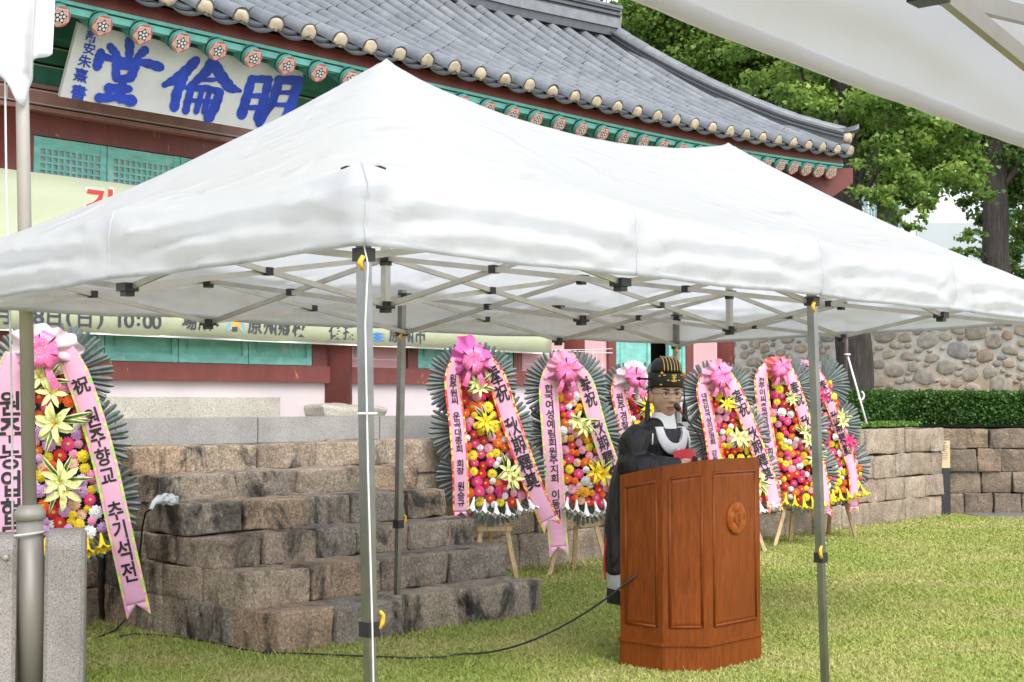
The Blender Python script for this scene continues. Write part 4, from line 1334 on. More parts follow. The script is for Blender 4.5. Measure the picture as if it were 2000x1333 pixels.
# ---------------------------------------------------------------- brown pole with guy rope on the terrace
bp = at_y(1651, 838, 17.2); 
bt = at_y(1656, 640, 17.2)
s = thing('tent_pole', 'slim brown metal pole with a yellow clip standing before the hedge', 'pole', (bp.x, bp.y, Z_T-.03))
m = MB(); m.tube([(0, 0, 0), (bt.x-bp.x, 0, bt.z-Z_T+.6)], .021, 10); m.obj('shaft', M['brownpole'], s, True)
kz = at_y(1653, 742, 17.2).z-Z_T
m = MB(); m.box((.01, -.01, kz), (.06, .06, .05)); m.obj('clamp', M['plastic_black'], s)
m = MB(); m.box((-.03, -.02, kz+.01), (.03, .03, .045)); m.obj('clip', M['plastic_yellow'], s)
ga, gb = at_y(1655, 693, 17.2), at_y(1693, 828, 16.95); gb.z = max(gb.z, Z_T)
m = MB(); m.tube([ga, ga.lerp(gb, .55)+Vector((0, 0, .0)), gb], .013, 7)
h = ga.lerp(gb, .6); m.tube([h+Vector((.02+.035*math.cos(a), -.02, .05*math.sin(a))) for a in np.linspace(-2.6, 1.4, 10)], .012, 6)
m.tube([ga+Vector((.03*math.cos(a), .03*math.sin(a), 0)) for a in np.linspace(0, 6.3, 12)], .012, 6)
o = m.obj('guy_rope', M['rope'], None, True); tag(o, 'taut white guy rope with hook slanting from the brown pole to the hedge foot', 'rope')
# small black floodlight on a stake behind the wreaths
gp_ = at_y(1507, 720, 17.0)
s = thing('garden_spotlight', 'small black spotlight on a thin stake behind the wreaths', 'spotlight', (gp_.x, gp_.y, Z_T-.03))
zt_ = at_y(1505, 705, 17.0).z-Z_T
m = MB(); m.tube([(0, 0, 0), (0, 0, zt_-.08)], .01, 8); m.obj('stake', M['plastic_black'], s)
m = MB(); m.box((-.01, 0, zt_), (.085, .09, .19)); m.obj('lamp_head', M['plastic_black'], s)
# ---------------------------------------------------------------- cobble wall behind the hedge
WT = 10.4
cw = thing('cobble_wall', 'enclosure wall of rounded field stones set in pale mortar', 'wall', B(WT, 0, 0), BANG+math.pi/2)
# local x runs along BB (away to the left), local y points back along -BU ... front face looks towards -BU
def mortar():
    t = NT('stained mortar')
    sep = t.n.new('ShaderNodeSeparateXYZ'); t.l.new(t.pos.outputs['Position'], sep.inputs[0])
    mr = t.n.new('ShaderNodeMapRange'); mr.inputs['From Min'].default_value = 1.35; mr.inputs['From Max'].default_value = 2.5
    t.l.new(sep.outputs['Z'], mr.inputs['Value'])
    add = t.n.new('ShaderNodeMath'); add.operation = 'ADD'
    sc = t.n.new('ShaderNodeMath'); sc.operation = 'MULTIPLY_ADD'; sc.inputs[1].default_value = .9; sc.inputs[2].default_value = -.45
    t.l.new(t.noise(1.6, 4), sc.inputs[0]); t.l.new(mr.outputs[0], add.inputs[0]); t.l.new(sc.outputs[0], add.inputs[1])
    c = t.ramp(add.outputs[0], [(.05, (.46,.31,.17)), (.35, (.60,.50,.37)), (.75, (.60,.57,.51))])
    c = t.mix(1.0, c, t.ramp(t.noise(8, 5, .65), [(.3, .8), (.7, 1.1)]), 'MULTIPLY')
    t.color(c); t.set('Roughness', .9); t.bump(t.noise(25, 5, .65), .5, .02); return t.m
mb = MB(); mb.box((2.2, -.22, 2.0), (12.6, .4, 1.95)); mb.obj('mortar', mortar(), cw)
def cobble_mat():
    t = NT('field stone')
    c = t.ramp(t.rnd(), [(0, (.40,.34,.26)), (.25, (.44,.38,.30)), (.45, (.32,.285,.24)), (.6, (.46,.37,.27)), (.82, (.30,.295,.285)), (.9, (.38,.27,.19)), (1, (.42,.39,.34))])
    c = t.mix(1.0, c, t.ramp(t.noise(12, 5, .65), [(.3, .65), (.7, 1.25)]), 'MULTIPLY')
    t.color(c); t.set('Roughness', .75); t.bump(t.noise(45, 4), .4, .01); return t.m
COB = cobble_mat(); cobs = []
for s in range(7):
    m = MB(); vs, fs = _cube(4); off = Vector((s*7.3, 1, 4))
    out = []
    for v in vs:
        q_ = Vector(v).normalized()
        q_ = Vector((math.copysign(abs(q_.x)**.8, q_.x), q_.y, math.copysign(abs(q_.z)**.8, q_.z)))
        out.append(q_*(1+.30*noise.noise(q_*1.3+off)))
    m.add(out, fs); cobs.append(m.mesh('cobble', COB, True))
rr = random.Random(21); z = 1.28; placed = []
tries = 0
while tries < 9000 and len(placed) < 290:
    tries += 1
    x = rr.uniform(-.9, 6.0); z = rr.uniform(1.36, 2.72); w = rr.choice((.18, .16, .14, .12, .10, .08))*rr.uniform(.85, 1.1)*(1.0 if tries < 3500 else .6); hgt = w*rr.uniform(.5, .85)
    if all(((x-a)/(w+b+.008))**2+((z-c)/(hgt+d+.008))**2 > 1 for a, c, b, d in placed):
        placed.append((x, z, w, hgt))
for x, z, w, hgt in placed:
    link('cobble', cobs[rr.randrange(7)], cw, TR((x, -.014, z), (0, rr.uniform(-.35, .35), 0), (w, .026, hgt)))
for i in range(44):   # tiled coping along the top
    m = MB(); m.tube([(-3.7+.28*i, -.62, 3.05), (-3.7+.28*i, -.22, 3.2), (-3.7+.28*i, .18, 3.05)], .075, 8); m.obj('coping_tile', M['tile_dark'], cw, True)
mb = MB(); mb.prism([(-4.0, -.64), (8.4, -.64), (8.4, .20), (-4.0, .20)], 2.96, 3.03); mb.obj('coping_bed', M['tile_dark'], cw)

# ---------------------------------------------------------------- hedge
def leaf_mat(name, stops, trans=.25):
    t = NT(name); a = t.attr('tone').outputs['Fac']
    c = t.ramp(a, stops); t.color(c); t.set('Roughness', .5); t.set('Specular IOR Level', .3)
    tr = t.n.new('ShaderNodeBsdfTranslucent'); t.l.new(c, tr.inputs[0])
    mx = t.n.new('ShaderNodeMixShader'); mx.inputs[0].default_value = trans
    t.l.new(t.p.outputs[0], mx.inputs[1]); t.l.new(tr.outputs[0], mx.inputs[2]); t.l.new(mx.outputs[0], t.out.inputs['Surface'])
    return t.m
def leaves(name, pos, size, mat, rng, tone, parent, upbias=.3, kite=True):
    n = len(pos)
    d = rng.normal(size=(n, 3)); d /= np.linalg.norm(d, axis=1)[:, None]
    nn = rng.normal(size=(n, 3)); nn[:, 2] += upbias*2; nn -= d*(nn*d).sum(1)[:, None]; nn /= np.linalg.norm(nn, axis=1)[:, None]
    s = np.cross(d, nn); size = np.broadcast_to(size, (n,))[:, None]
    V = np.zeros((n, 4, 3))
    V[:, 0] = pos-d*size*.5; V[:, 1] = pos+s*size*.5+d*size*.25; V[:, 2] = pos+d*size*.42+nn*size*.12; V[:, 3] = pos-s*size*.5+d*size*.25
    me = fast_mesh(name, V, 4, mat)
    at = me.attributes.new('tone', 'FLOAT', 'FACE'); at.data.foreach_set('value', tone.astype(np.float32))
    return link(name, me, parent)
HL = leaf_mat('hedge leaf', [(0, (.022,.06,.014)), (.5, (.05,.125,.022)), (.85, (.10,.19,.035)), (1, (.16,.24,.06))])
hz0 = Z_T
h0 = B(5.7, .95, 0)
hedge = thing('hedge', 'clipped dark green hedge along the top of the retaining wall', 'hedge', (h0.x, h0.y, 0))
rng = np.random.default_rng(4)
def hedge_run(A, Bp, wdt, z0, z1, n):
    A, Bp = np.array(A), np.array(Bp); d = (Bp-A)/np.linalg.norm(Bp-A); s = np.array((-d[1], d[0]))
    u = rng.random(n); face = rng.random(n)
    w = np.where(face < .62, -wdt/2, (rng.random(n)-.5)*wdt); z = np.where(face < .62, z0+(z1-z0)*rng.random(n), z1)
    z = z+rng.normal(size=n)*.018; w = w+rng.normal(size=n)*.03
    base = A+(Bp-A)*u[:, None]+s*w[:, None]
    bump = np.array([noise.noise(Vector((b[0]*2.2, b[1]*2.2, q*2.2))) for b, q in zip(base, z)])
    base = base-s*(bump*.05)[:, None]
    P = np.column_stack((base, z+bump*.02)); return P
a0 = h0.xy; a1 = B(7.6, 1.0, 0).xy; a2 = (a1[0]+7.5, a1[1]+.4)
Ps = np.concatenate((hedge_run(a0, a1, .7, hz0+.06, 1.555, 22000), hedge_run(a1, a2, .7, hz0+.06, 1.555, 46000)))-np.array((h0.x, h0.y, 0))
e_n = 5000; e_d = np.array(a1)-np.array(a0); e_d /= np.linalg.norm(e_d); e_s = np.array((-e_d[1], e_d[0]))   # leaves closing the near end
e_p = (e_d[None, :]*(rng.random(e_n)*.22)[:, None])+e_s[None, :]*((rng.random(e_n)-.5)*.7)[:, None]
Ps = np.concatenate((Ps, np.column_stack((e_p, hz0+.05+(1.54-hz0)*rng.random(e_n)))))
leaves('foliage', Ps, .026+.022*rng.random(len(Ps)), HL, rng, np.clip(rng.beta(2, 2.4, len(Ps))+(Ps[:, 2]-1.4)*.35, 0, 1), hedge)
m = MB()
for A, Bp in ((a0, a1), (a1, a2)):
    A3, B3 = Vector((A[0]-h0.x, A[1]-h0.y, 0)), Vector((Bp[0]-h0.x, Bp[1]-h0.y, 0))
    if A is a0: A3 += (B3-A3).normalized()*.2
    m.bar(A3+Vector((0, 0, (hz0+1.5)/2)), B3+Vector((0, 0, (hz0+1.5)/2)), .58, 1.52-hz0)
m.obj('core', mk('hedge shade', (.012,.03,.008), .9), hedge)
# moss and low ground cover on top of the wall
n = 16000; q = rng.random(n)
base = np.where((q < .45)[:, None], np.array(B(6.0, .42, 0).xy)+(np.array(B(7.3, .5, 0).xy)-np.array(B(6.0, .42, 0).xy))*rng.random(n)[:, None], np.array(W_B.xy)+np.array((.25, .35))+np.array((2.0, .1))*rng.random(n)[:, None])
P3 = np.column_stack((base+rng.normal(size=(n, 2))*.09, Z_T+.015+.05*rng.random(n)))
me_o = leaves('ground_cover', P3, .02+.02*rng.random(n), leaf_mat('moss leaf', [(0, (.06,.15,.02)), (1, (.22,.36,.06))]), rng, rng.random(n), None)
me_o['kind'] = 'stuff'; tag(me_o, 'bright green ground cover creeping along the wall top', 'ground cover')

# ---------------------------------------------------------------- trees
BARK = NT('bark')
_c = BARK.ramp(BARK.noise(9, 6, .7, vec=BARK.mapped((3, 3, .35))), [(.3, (.018,.015,.013)), (.55, (.06,.05,.042)), (.75, (.12,.105,.09))])
_c = BARK.mix(BARK.ramp(BARK.noise(2.2, 4), [(.58, 0.0), (.72, .5)]), _c, (.05,.065,.02))
BARK.color(_c); BARK.set('Roughness', .85); BARK.bump(BARK.noise(14, 6, .7, vec=BARK.mapped((3, 3, .3))), 1.0, .05)
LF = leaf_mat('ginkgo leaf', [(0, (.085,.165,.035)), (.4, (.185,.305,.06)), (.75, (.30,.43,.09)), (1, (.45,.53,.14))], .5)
LFD = leaf_mat('shaded leaf', [(0, (.07,.135,.036)), (.5, (.135,.235,.058)), (1, (.22,.33,.08))], .45)  # darker copy of the leaf greens, shade put into the colour
def tree(label, base, trunk_px, Y, r0, r1, blobs, seed, mat, limbs, size=.072, dens=2700, zbase=None):
    """trunk_px: trunk centreline (photo columns/rows at distance Y); blobs: (x, y, dY, radius)"""
    T = thing('ginkgo_tree', label, 'tree', (base[0], base[1], zbase), group='trees beyond the hall')
    o = Vector((base[0], base[1], zbase)); rng = np.random.default_rng(seed)
    pts = [o]+[at_y(x, y, Y) for x, y in trunk_px]
    path = []
    for i in range(len(pts)-1):
        for k in range(4): path.append(pts[i].lerp(pts[i+1], k/4))
    path.append(pts[-1])
    rad = [r0+(r1-r0)*(i/(len(path)-1))**.8 for i in range(len(path))]
    path = [p-o+Vector((noise.noise(Vector((0, 0, p.z*1.3+seed)))*.05, 0, 0)) for p in path]
    m = MB(); m.tube(path, rad, 14); tk = m.obj('trunk', BARK.m, T, True)
    for lp, ra in limbs:
        q = [at_y(x, y, Y+d)-o for x, y, d in lp]
        pp = []
        for i in range(len(q)-1):
            for k in range(3): pp.append(q[i].lerp(q[i+1], k/3)+Vector((rng.normal()*.02, 0, rng.normal()*.02)))
        pp.append(q[-1])
        m = MB(); m.tube(pp, [ra*(1-.75*i/(len(pp)-1)) for i in range(len(pp))], 8); m.obj('limb', BARK.m, T, True)
    P, tone = [], []
    for (x, y, dY, r) in blobs:
        c = np.array(at_y(x, y, Y+dY))
        ncl = max(8, int(22*r*r))                                 # sub-clumps give light and dark patches and gaps
        cc = rng.normal(size=(ncl, 3)); cc /= np.linalg.norm(cc, axis=1)[:, None]; cc *= (r*(.35+.65*rng.random(ncl)**.5))[:, None]
        for k in range(ncl):
            nl = int(dens*r*r/ncl*(.5+rng.random()))
            cr = .30*r*(.6+.8*rng.random())
            d = rng.normal(size=(nl, 3)); d *= (cr*.55*np.array((1, 1, .6)))[None, :]
            P.append(c+cc[k]+d)
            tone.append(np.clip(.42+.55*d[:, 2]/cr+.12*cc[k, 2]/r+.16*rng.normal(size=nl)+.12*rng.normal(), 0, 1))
    P = np.concatenate(P)-np.array(o); tone = np.concatenate(tone)
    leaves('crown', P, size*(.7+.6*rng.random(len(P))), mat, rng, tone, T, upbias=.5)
    return T
tb_ = at_y(1668, 790, 20.4)
tree('thick barked ginkgo tree rising between the hedge and the cobble wall', (tb_.x, tb_.y), [(1666, 650), (1660, 520), (1655, 400), (1652, 300), (1645, 190), (1640, 60), (1638, -60)], 20.4, .29, .11,
     [(1560,70,0,1.0),(1655,140,-.3,1.0),(1725,240,-.5,.75),(1795,300,-.6,.6),(1850,330,-.4,.5),(1715,350,-.8,.42),(1770,385,-.9,.36),(1745,425,-.9,.30),(1800,430,-.9,.26),(1880,300,0,.6),(1600,170,.2,.6),(1690,60,0,1.0),(1800,150,0,1.0),(1840,230,.2,.8),(1610,20,0,.9),(1770,250,.2,.6),(1700,300,.3,.5),(1905,345,.0,.38),(1655,450,.4,.22)],
     31, LF, [([(1655,420,0),(1685,330,-.2),(1740,240,-.4)], .07), ([(1655,400,0),(1700,360,-.4),(1735,300,-.5)], .06), ([(1653,250,0),(1690,205,-.3),(1715,175,-.4)], .05), ([(1654,300,0),(1600,230,.1),(1560,120,0)], .06), ([(1648,230,0),(1730,160,0),(1820,110,0)], .06)], zbase=Z_T-.05)
tb_ = at_y(1947, 700, 26)
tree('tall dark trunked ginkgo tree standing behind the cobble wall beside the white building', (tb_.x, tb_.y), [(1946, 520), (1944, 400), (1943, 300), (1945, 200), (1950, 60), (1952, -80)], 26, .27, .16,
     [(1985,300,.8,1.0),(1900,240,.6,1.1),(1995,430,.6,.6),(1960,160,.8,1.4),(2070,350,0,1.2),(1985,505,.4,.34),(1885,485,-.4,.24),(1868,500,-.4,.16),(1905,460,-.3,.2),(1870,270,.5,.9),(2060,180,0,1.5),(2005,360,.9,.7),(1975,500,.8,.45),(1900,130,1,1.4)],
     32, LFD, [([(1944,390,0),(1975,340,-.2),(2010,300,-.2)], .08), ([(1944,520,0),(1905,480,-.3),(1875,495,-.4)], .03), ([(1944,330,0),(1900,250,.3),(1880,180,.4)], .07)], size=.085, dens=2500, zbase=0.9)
tb_ = at_y(1590, 700, 28)
tree('broad bright green ginkgo tree showing above the tiled hip ridge', (tb_.x, tb_.y), [(1590, 500), (1590, 300), (1580, 170), (1570, 60), (1560, -60)], 28, .3, .15,
     [(1265,30,0,1.15),(1335,40,0,1.2),(1400,60,0,1.3),(1480,110,0,1.3),(1560,160,0,1.1),(1450,0,0,1.5),(1300,100,1,.8),(1380,120,.5,1.0),(1240,70,.5,.7),(1430,150,.3,.9),(1520,190,.3,.8),(1600,200,.3,.8),(1620,120,0,1.1),(1290,-20,0,1.2),(1540,60,0,1.3)],
     33, LF, [([(1585,280,0),(1520,200,0),(1440,120,0)], .1), ([(1578,190,0),(1480,90,0),(1380,20,0)], .09), ([(1590,300,0),(1625,220,-.2),(1640,170,-.3)], .08)], size=.095, dens=2500, zbase=0.9)
tb_ = at_y(1740, 700, 33)
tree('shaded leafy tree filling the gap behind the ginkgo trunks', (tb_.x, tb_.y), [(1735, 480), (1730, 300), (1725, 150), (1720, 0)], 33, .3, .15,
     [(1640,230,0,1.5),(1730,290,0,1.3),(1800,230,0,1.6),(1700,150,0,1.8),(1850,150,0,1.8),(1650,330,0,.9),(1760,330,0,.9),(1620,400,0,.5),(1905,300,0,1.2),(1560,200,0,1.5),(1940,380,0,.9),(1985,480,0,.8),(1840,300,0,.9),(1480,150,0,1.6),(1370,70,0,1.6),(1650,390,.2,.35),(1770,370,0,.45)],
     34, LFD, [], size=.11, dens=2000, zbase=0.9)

# ---------------------------------------------------------------- pale apartment block far behind
Y = 46
x0, x1 = at_y(1660, 500, Y).x, at_y(2060, 500, Y).x
zt_ = at_y(1800, 120, Y).z
ap = thing('apartment_block', 'pale white apartment block with a railed balcony behind the trees', 'building', ((x0+x1)/2, Y, 0.5))
M['white_wall'] = mk('white painted wall', (.74,.77,.80), .8, var=.04, vs=.6)
M['wall_grey'] = mk('grey painted wall', (.42,.45,.46), .8, var=.05, vs=.6)
M['glass'] = mk('teal window glass', (.10,.24,.25), .12, spec=.8, var=.2, vs=.8)
cx = (x0+x1)/2; zz = lambda y: at_y(1800, y, Y).z-.5
m = MB(); m.box((0, 3, (zt_-.5)/2), (x1-x0, 6, zt_-.5)); m.obj('wall', M['white_wall'], ap)
def ab(name, xa, xb, ya, yb, dy, th, mat, par=ap):
    a, b = at_y(xa, 500, Y).x-cx, at_y(xb, 500, Y).x-cx
    m = MB(); m.box(((a+b)/2, dy, (zz(ya)+zz(yb))/2), (b-a, th, abs(zz(ya)-zz(yb)))); return m.obj(name, M[mat], par)
for k, (ya, yb) in enumerate(((375, 455), (250, 330), (500, 580))):
    ab('window_recess', 1672, 1762, ya-6, yb+6, -.02, .08, 'wall_grey')
    w = ab('window', 1676, 1716, ya, yb, -.05, .06, 'glass'); ab('window_frame', 1694, 1697, ya, yb, -.10, .04, 'white_wall', w)
    w = ab('window', 1719, 1758, ya, yb, -.05, .06, 'glass'); ab('window_frame', 1737, 1740, ya, yb, -.10, .04, 'white_wall', w)
    ab('balcony_slab', 1668, 1768, yb-2, yb+8, -.45, .9, 'white_wall')
    r = ab('balcony_rail', 1668, 1768, yb-42, yb-39, -.85, .05, 'wall_grey')
    for x in np.arange(1670, 1768, 5.0): ab('baluster', x-.8, x+.8, yb-39, yb-2, -.85, .04, 'wall_grey', r)
ab('wall_band', 1790, 2058, 436, 520, -.03, .05, 'wall_grey')
ab('window', 1940, 1985, 380, 430, -.03, .06, 'glass'); ab('window', 1990, 2040, 470, 510, -.06, .06, 'glass')
# ---------------------------------------------------------------- flower wreaths on easels
def petal_mat(name, col, col2=None):
    t = NT(name)
    c = t.ramp(t.noise(55, 3), [(.3, mul(col, .8)), (.7, col2 or mul(col, 1.2))]); t.color(c)
    t.set('Roughness', .55); t.set('Specular IOR Level', .3); return t.m
PM = {k: petal_mat('petal '+k, c) for k, c in dict(red=(.62,.022,.025), orange=(.80,.13,.02), hotpink=(.78,.05,.22), pink=(.82,.30,.46), yellow=(.84,.62,.03), white=(.82,.81,.80), lime=(.78,.82,.34), lilac=(.60,.32,.62), magenta=(.74,.10,.40), peach=(.84,.46,.36), gold=(.80,.36,.02)).items()}
PM['eye'] = petal_mat('flower eye', (.50,.46,.06)); PM['leafdark'] = petal_mat('wreath backing', (.015,.022,.016)); PM['stem'] = petal_mat('variegated leaf edge', (.72,.70,.34))
M['frond'] = mk('dark palm frond', (.15,.185,.175), .45, var=.25, vs=20, rand=.35)
M['vleaf'] = mk('variegated leaf', (.06,.15,.03), .4, var=.3, vs=30)
def gerbera(name, col, r=.5, center='eye', np_=15):
    m = MB()
    for ring, (ro, y0, y1, n, tw) in enumerate(((1.0, -.05, .06, np_, 0), (.72, -.14, -.10, np_-3, .2))):
        for k in range(n):
            a = 2*math.pi*k/n+tw; w = math.pi/n*1.05
            def P(rr, da, y): return (r*rr*math.cos(a+da), r*y, r*rr*math.sin(a+da))
            m.add([P(.18, -w*.6, y0), P(ro*.72, -w, (y0+y1)/2-.02), P(ro, 0, y1), P(ro*.72, w, (y0+y1)/2+.03), P(.18, w*.6, y0)], [(0, 1, 2, 3, 4)], 0)
    n = 10
    m.add([(0, -r*.26, 0)]+[(r*.24*math.cos(2*math.pi*k/n), -r*.17, r*.24*math.sin(2*math.pi*k/n)) for k in range(n)], [(0, (k+1) % n+1, k+1) for k in range(n)], 1)
    return m.mesh(name, [PM[col], PM[center]])
def pompon(name, col):
    m = MB(); rr = random.Random(hash(col) % 1000 if False else len(col)*7)
    for lay in range(4):
        n = 11-lay; ro = 1.0-.22*lay
        for k in range(n):
            a = 2*math.pi*(k+.5*(lay % 2))/n+rr.uniform(-.1, .1); w = math.pi/n*1.2; y = -.12-.16*lay
            def P(q, da, yy): return (.5*q*math.cos(a+da), .5*yy, .5*q*math.sin(a+da))
            m.add([P(.1, -w, y), P(ro*.8, -w, y-.08), P(ro, 0, y+.12*rr.random()), P(ro*.8, w, y-.02), P(.1, w, y)], [(0, 1, 2, 3, 4)])
    return m.mesh(name, PM[col])
def lily(name, col, n=6, L=.5):
    m = MB()
    for k in range(n):
        a = 2*math.pi*k/n+.3; c, s = math.cos(a), math.sin(a)
        rows = [(.04, -.05, .04), (.35, -.32, .16), (.72, -.34, .14), (1.0, -.18, .01)]
        L_, R_ = [], []
        for q, y, w in rows:
            L_.append((L*(q*c-w*s), L*y, L*(q*s+w*c))); R_.append((L*(q*c+w*s), L*y, L*(q*s-w*c)))
        mid = [(L*q*c, L*(y+.06), L*q*s) for q, y, w in rows]
        m.loft([L_, mid, R_], False, False)
    m.tube([(0, 0, 0), (0, -L*.45, 0)], [.02, .03], 5, 1)
    return m.mesh(name, [PM[col], PM['gold']], True)
def trumpet(name, col):
    m = MB(); n = 12; rings = []
    for z, r, y in ((0, .05, 0), (-.45, .10, -.1), (-.75, .18, -.18), (-.95, .36, -.26)):
        rings.append([(r*math.cos(2*math.pi*k/n)*(1+.18*math.cos(6*math.pi*k/n)*(z < -.8)), y+r*math.sin(2*math.pi*k/n), z+.14*math.cos(12*math.pi*k/n)*(z < -.8)*.6) for k in range(n)])
    m.loft(rings, True, False); return m.mesh(name, PM[col], True)
FLW = {k: gerbera('gerbera', k) for k in ('red', 'orange', 'hotpink', 'pink', 'yellow', 'white', 'peach', 'magenta')}
FLW2 = {k: pompon('chrysanthemum', k) for k in ('lilac', 'yellow', 'white', 'orange', 'pink', 'gold', 'hotpink', 'red')}
LIL = {k: lily('lily', k) for k in ('lime', 'yellow', 'hotpink', 'white')}
TRU = {k: trumpet('trumpet_lily', k) for k in ('white', 'yellow')}
def frond_mesh():
    m = MB(); rows = [(0, .003, 0), (.25, .010, .007), (.6, .0148, .010), (.88, .0148, .008), (.97, .010, .004), (1, .004, 0)]
    L_ = [(-w, 0, q) for q, w, h in rows]; C_ = [(0, -h-.004, q) for q, w, h in rows]; R_ = [(w, 0, q) for q, w, h in rows]; K_ = [(0, .006, q) for q, w, h in rows]
    m.loft([L_, C_, R_, K_], True, False); return m.mesh('palm_leaf', M['frond'])
FROND = frond_mesh()
def strap_leaf():
    m = MB()
    for mi, k, dy in ((1, 1.0, 0), (0, .62, -.004)):
        rows = [(0, .012), (.3, .05), (.6, .05), (.85, .03), (1, .002)]
        L_ = [(-w*k, -.28*q*(1.3-q)+dy, q) for q, w in rows]; C_ = [(0, -.28*q*(1.3-q)+dy-.012, q) for q, w in rows]; R_ = [(w*k, -.28*q*(1.3-q)+dy, q) for q, w in rows]
        m.loft([L_, C_, R_], False, False, mi)
    return m.mesh('strap_leaf', [M['vleaf'], PM['stem']], True)
STRAP = strap_leaf()
def satin(name, col, rough=.4):
    t = NT(name); t.set('Base Color', (*col, 1)); t.set('Roughness', rough); t.set('Sheen Weight', .2)
    t.bump(t.noise(9, 4, dist=.6), .25, .02); return t.m
RIBM = satin('pink satin ribbon', (.74,.38,.53))
def border_mat(name, a, b, c):
    t = NT(name)
    v = t.n.new('ShaderNodeTexVoronoi'); v.inputs['Scale'].default_value = 38; t.l.new(t.pos.outputs['Position'], v.inputs['Vector'])
    t.color(t.ramp(v.outputs['Color'], [(.3, a), (.45, b), (.62, c)])); t.set('Roughness', .45); return t.m
BOR = {'red': border_mat('red and gold border', (.70,.04,.05), (.75,.06,.06), (.85,.62,.10)), 'green': border_mat('green and yellow border', (.30,.68,.10), (.80,.72,.10), (.80,.35,.50))}
INK = mk('black brush ink', (.014,.013,.014), .5)
TISS = {'white': cloth('pale tissue', (.80,.66,.70), .3, (30, .5), .6, .5), 'magenta': cloth('magenta tissue', (.72,.15,.46), .25, (30, .5), .6, .5), 'pink': cloth('pink tissue', (.80,.36,.50), .25, (30, .5), .6, .5), 'coral': cloth('coral tissue', (.82,.22,.20), .25, (30, .5), .6, .5)}
BOWM = NT('patterned bow'); _v = BOWM.n.new('ShaderNodeTexVoronoi'); _v.inputs['Scale'].default_value = 42; BOWM.l.new(BOWM.pos.outputs['Position'], _v.inputs['Vector'])
BOWM.color(BOWM.ramp(_v.outputs['Distance'], [(.18, (.85,.55,.20)), (.26, (.80,.10,.36)), (.6, (.84,.20,.44))])); BOWM.set('Roughness', .3); BOWM = BOWM.m

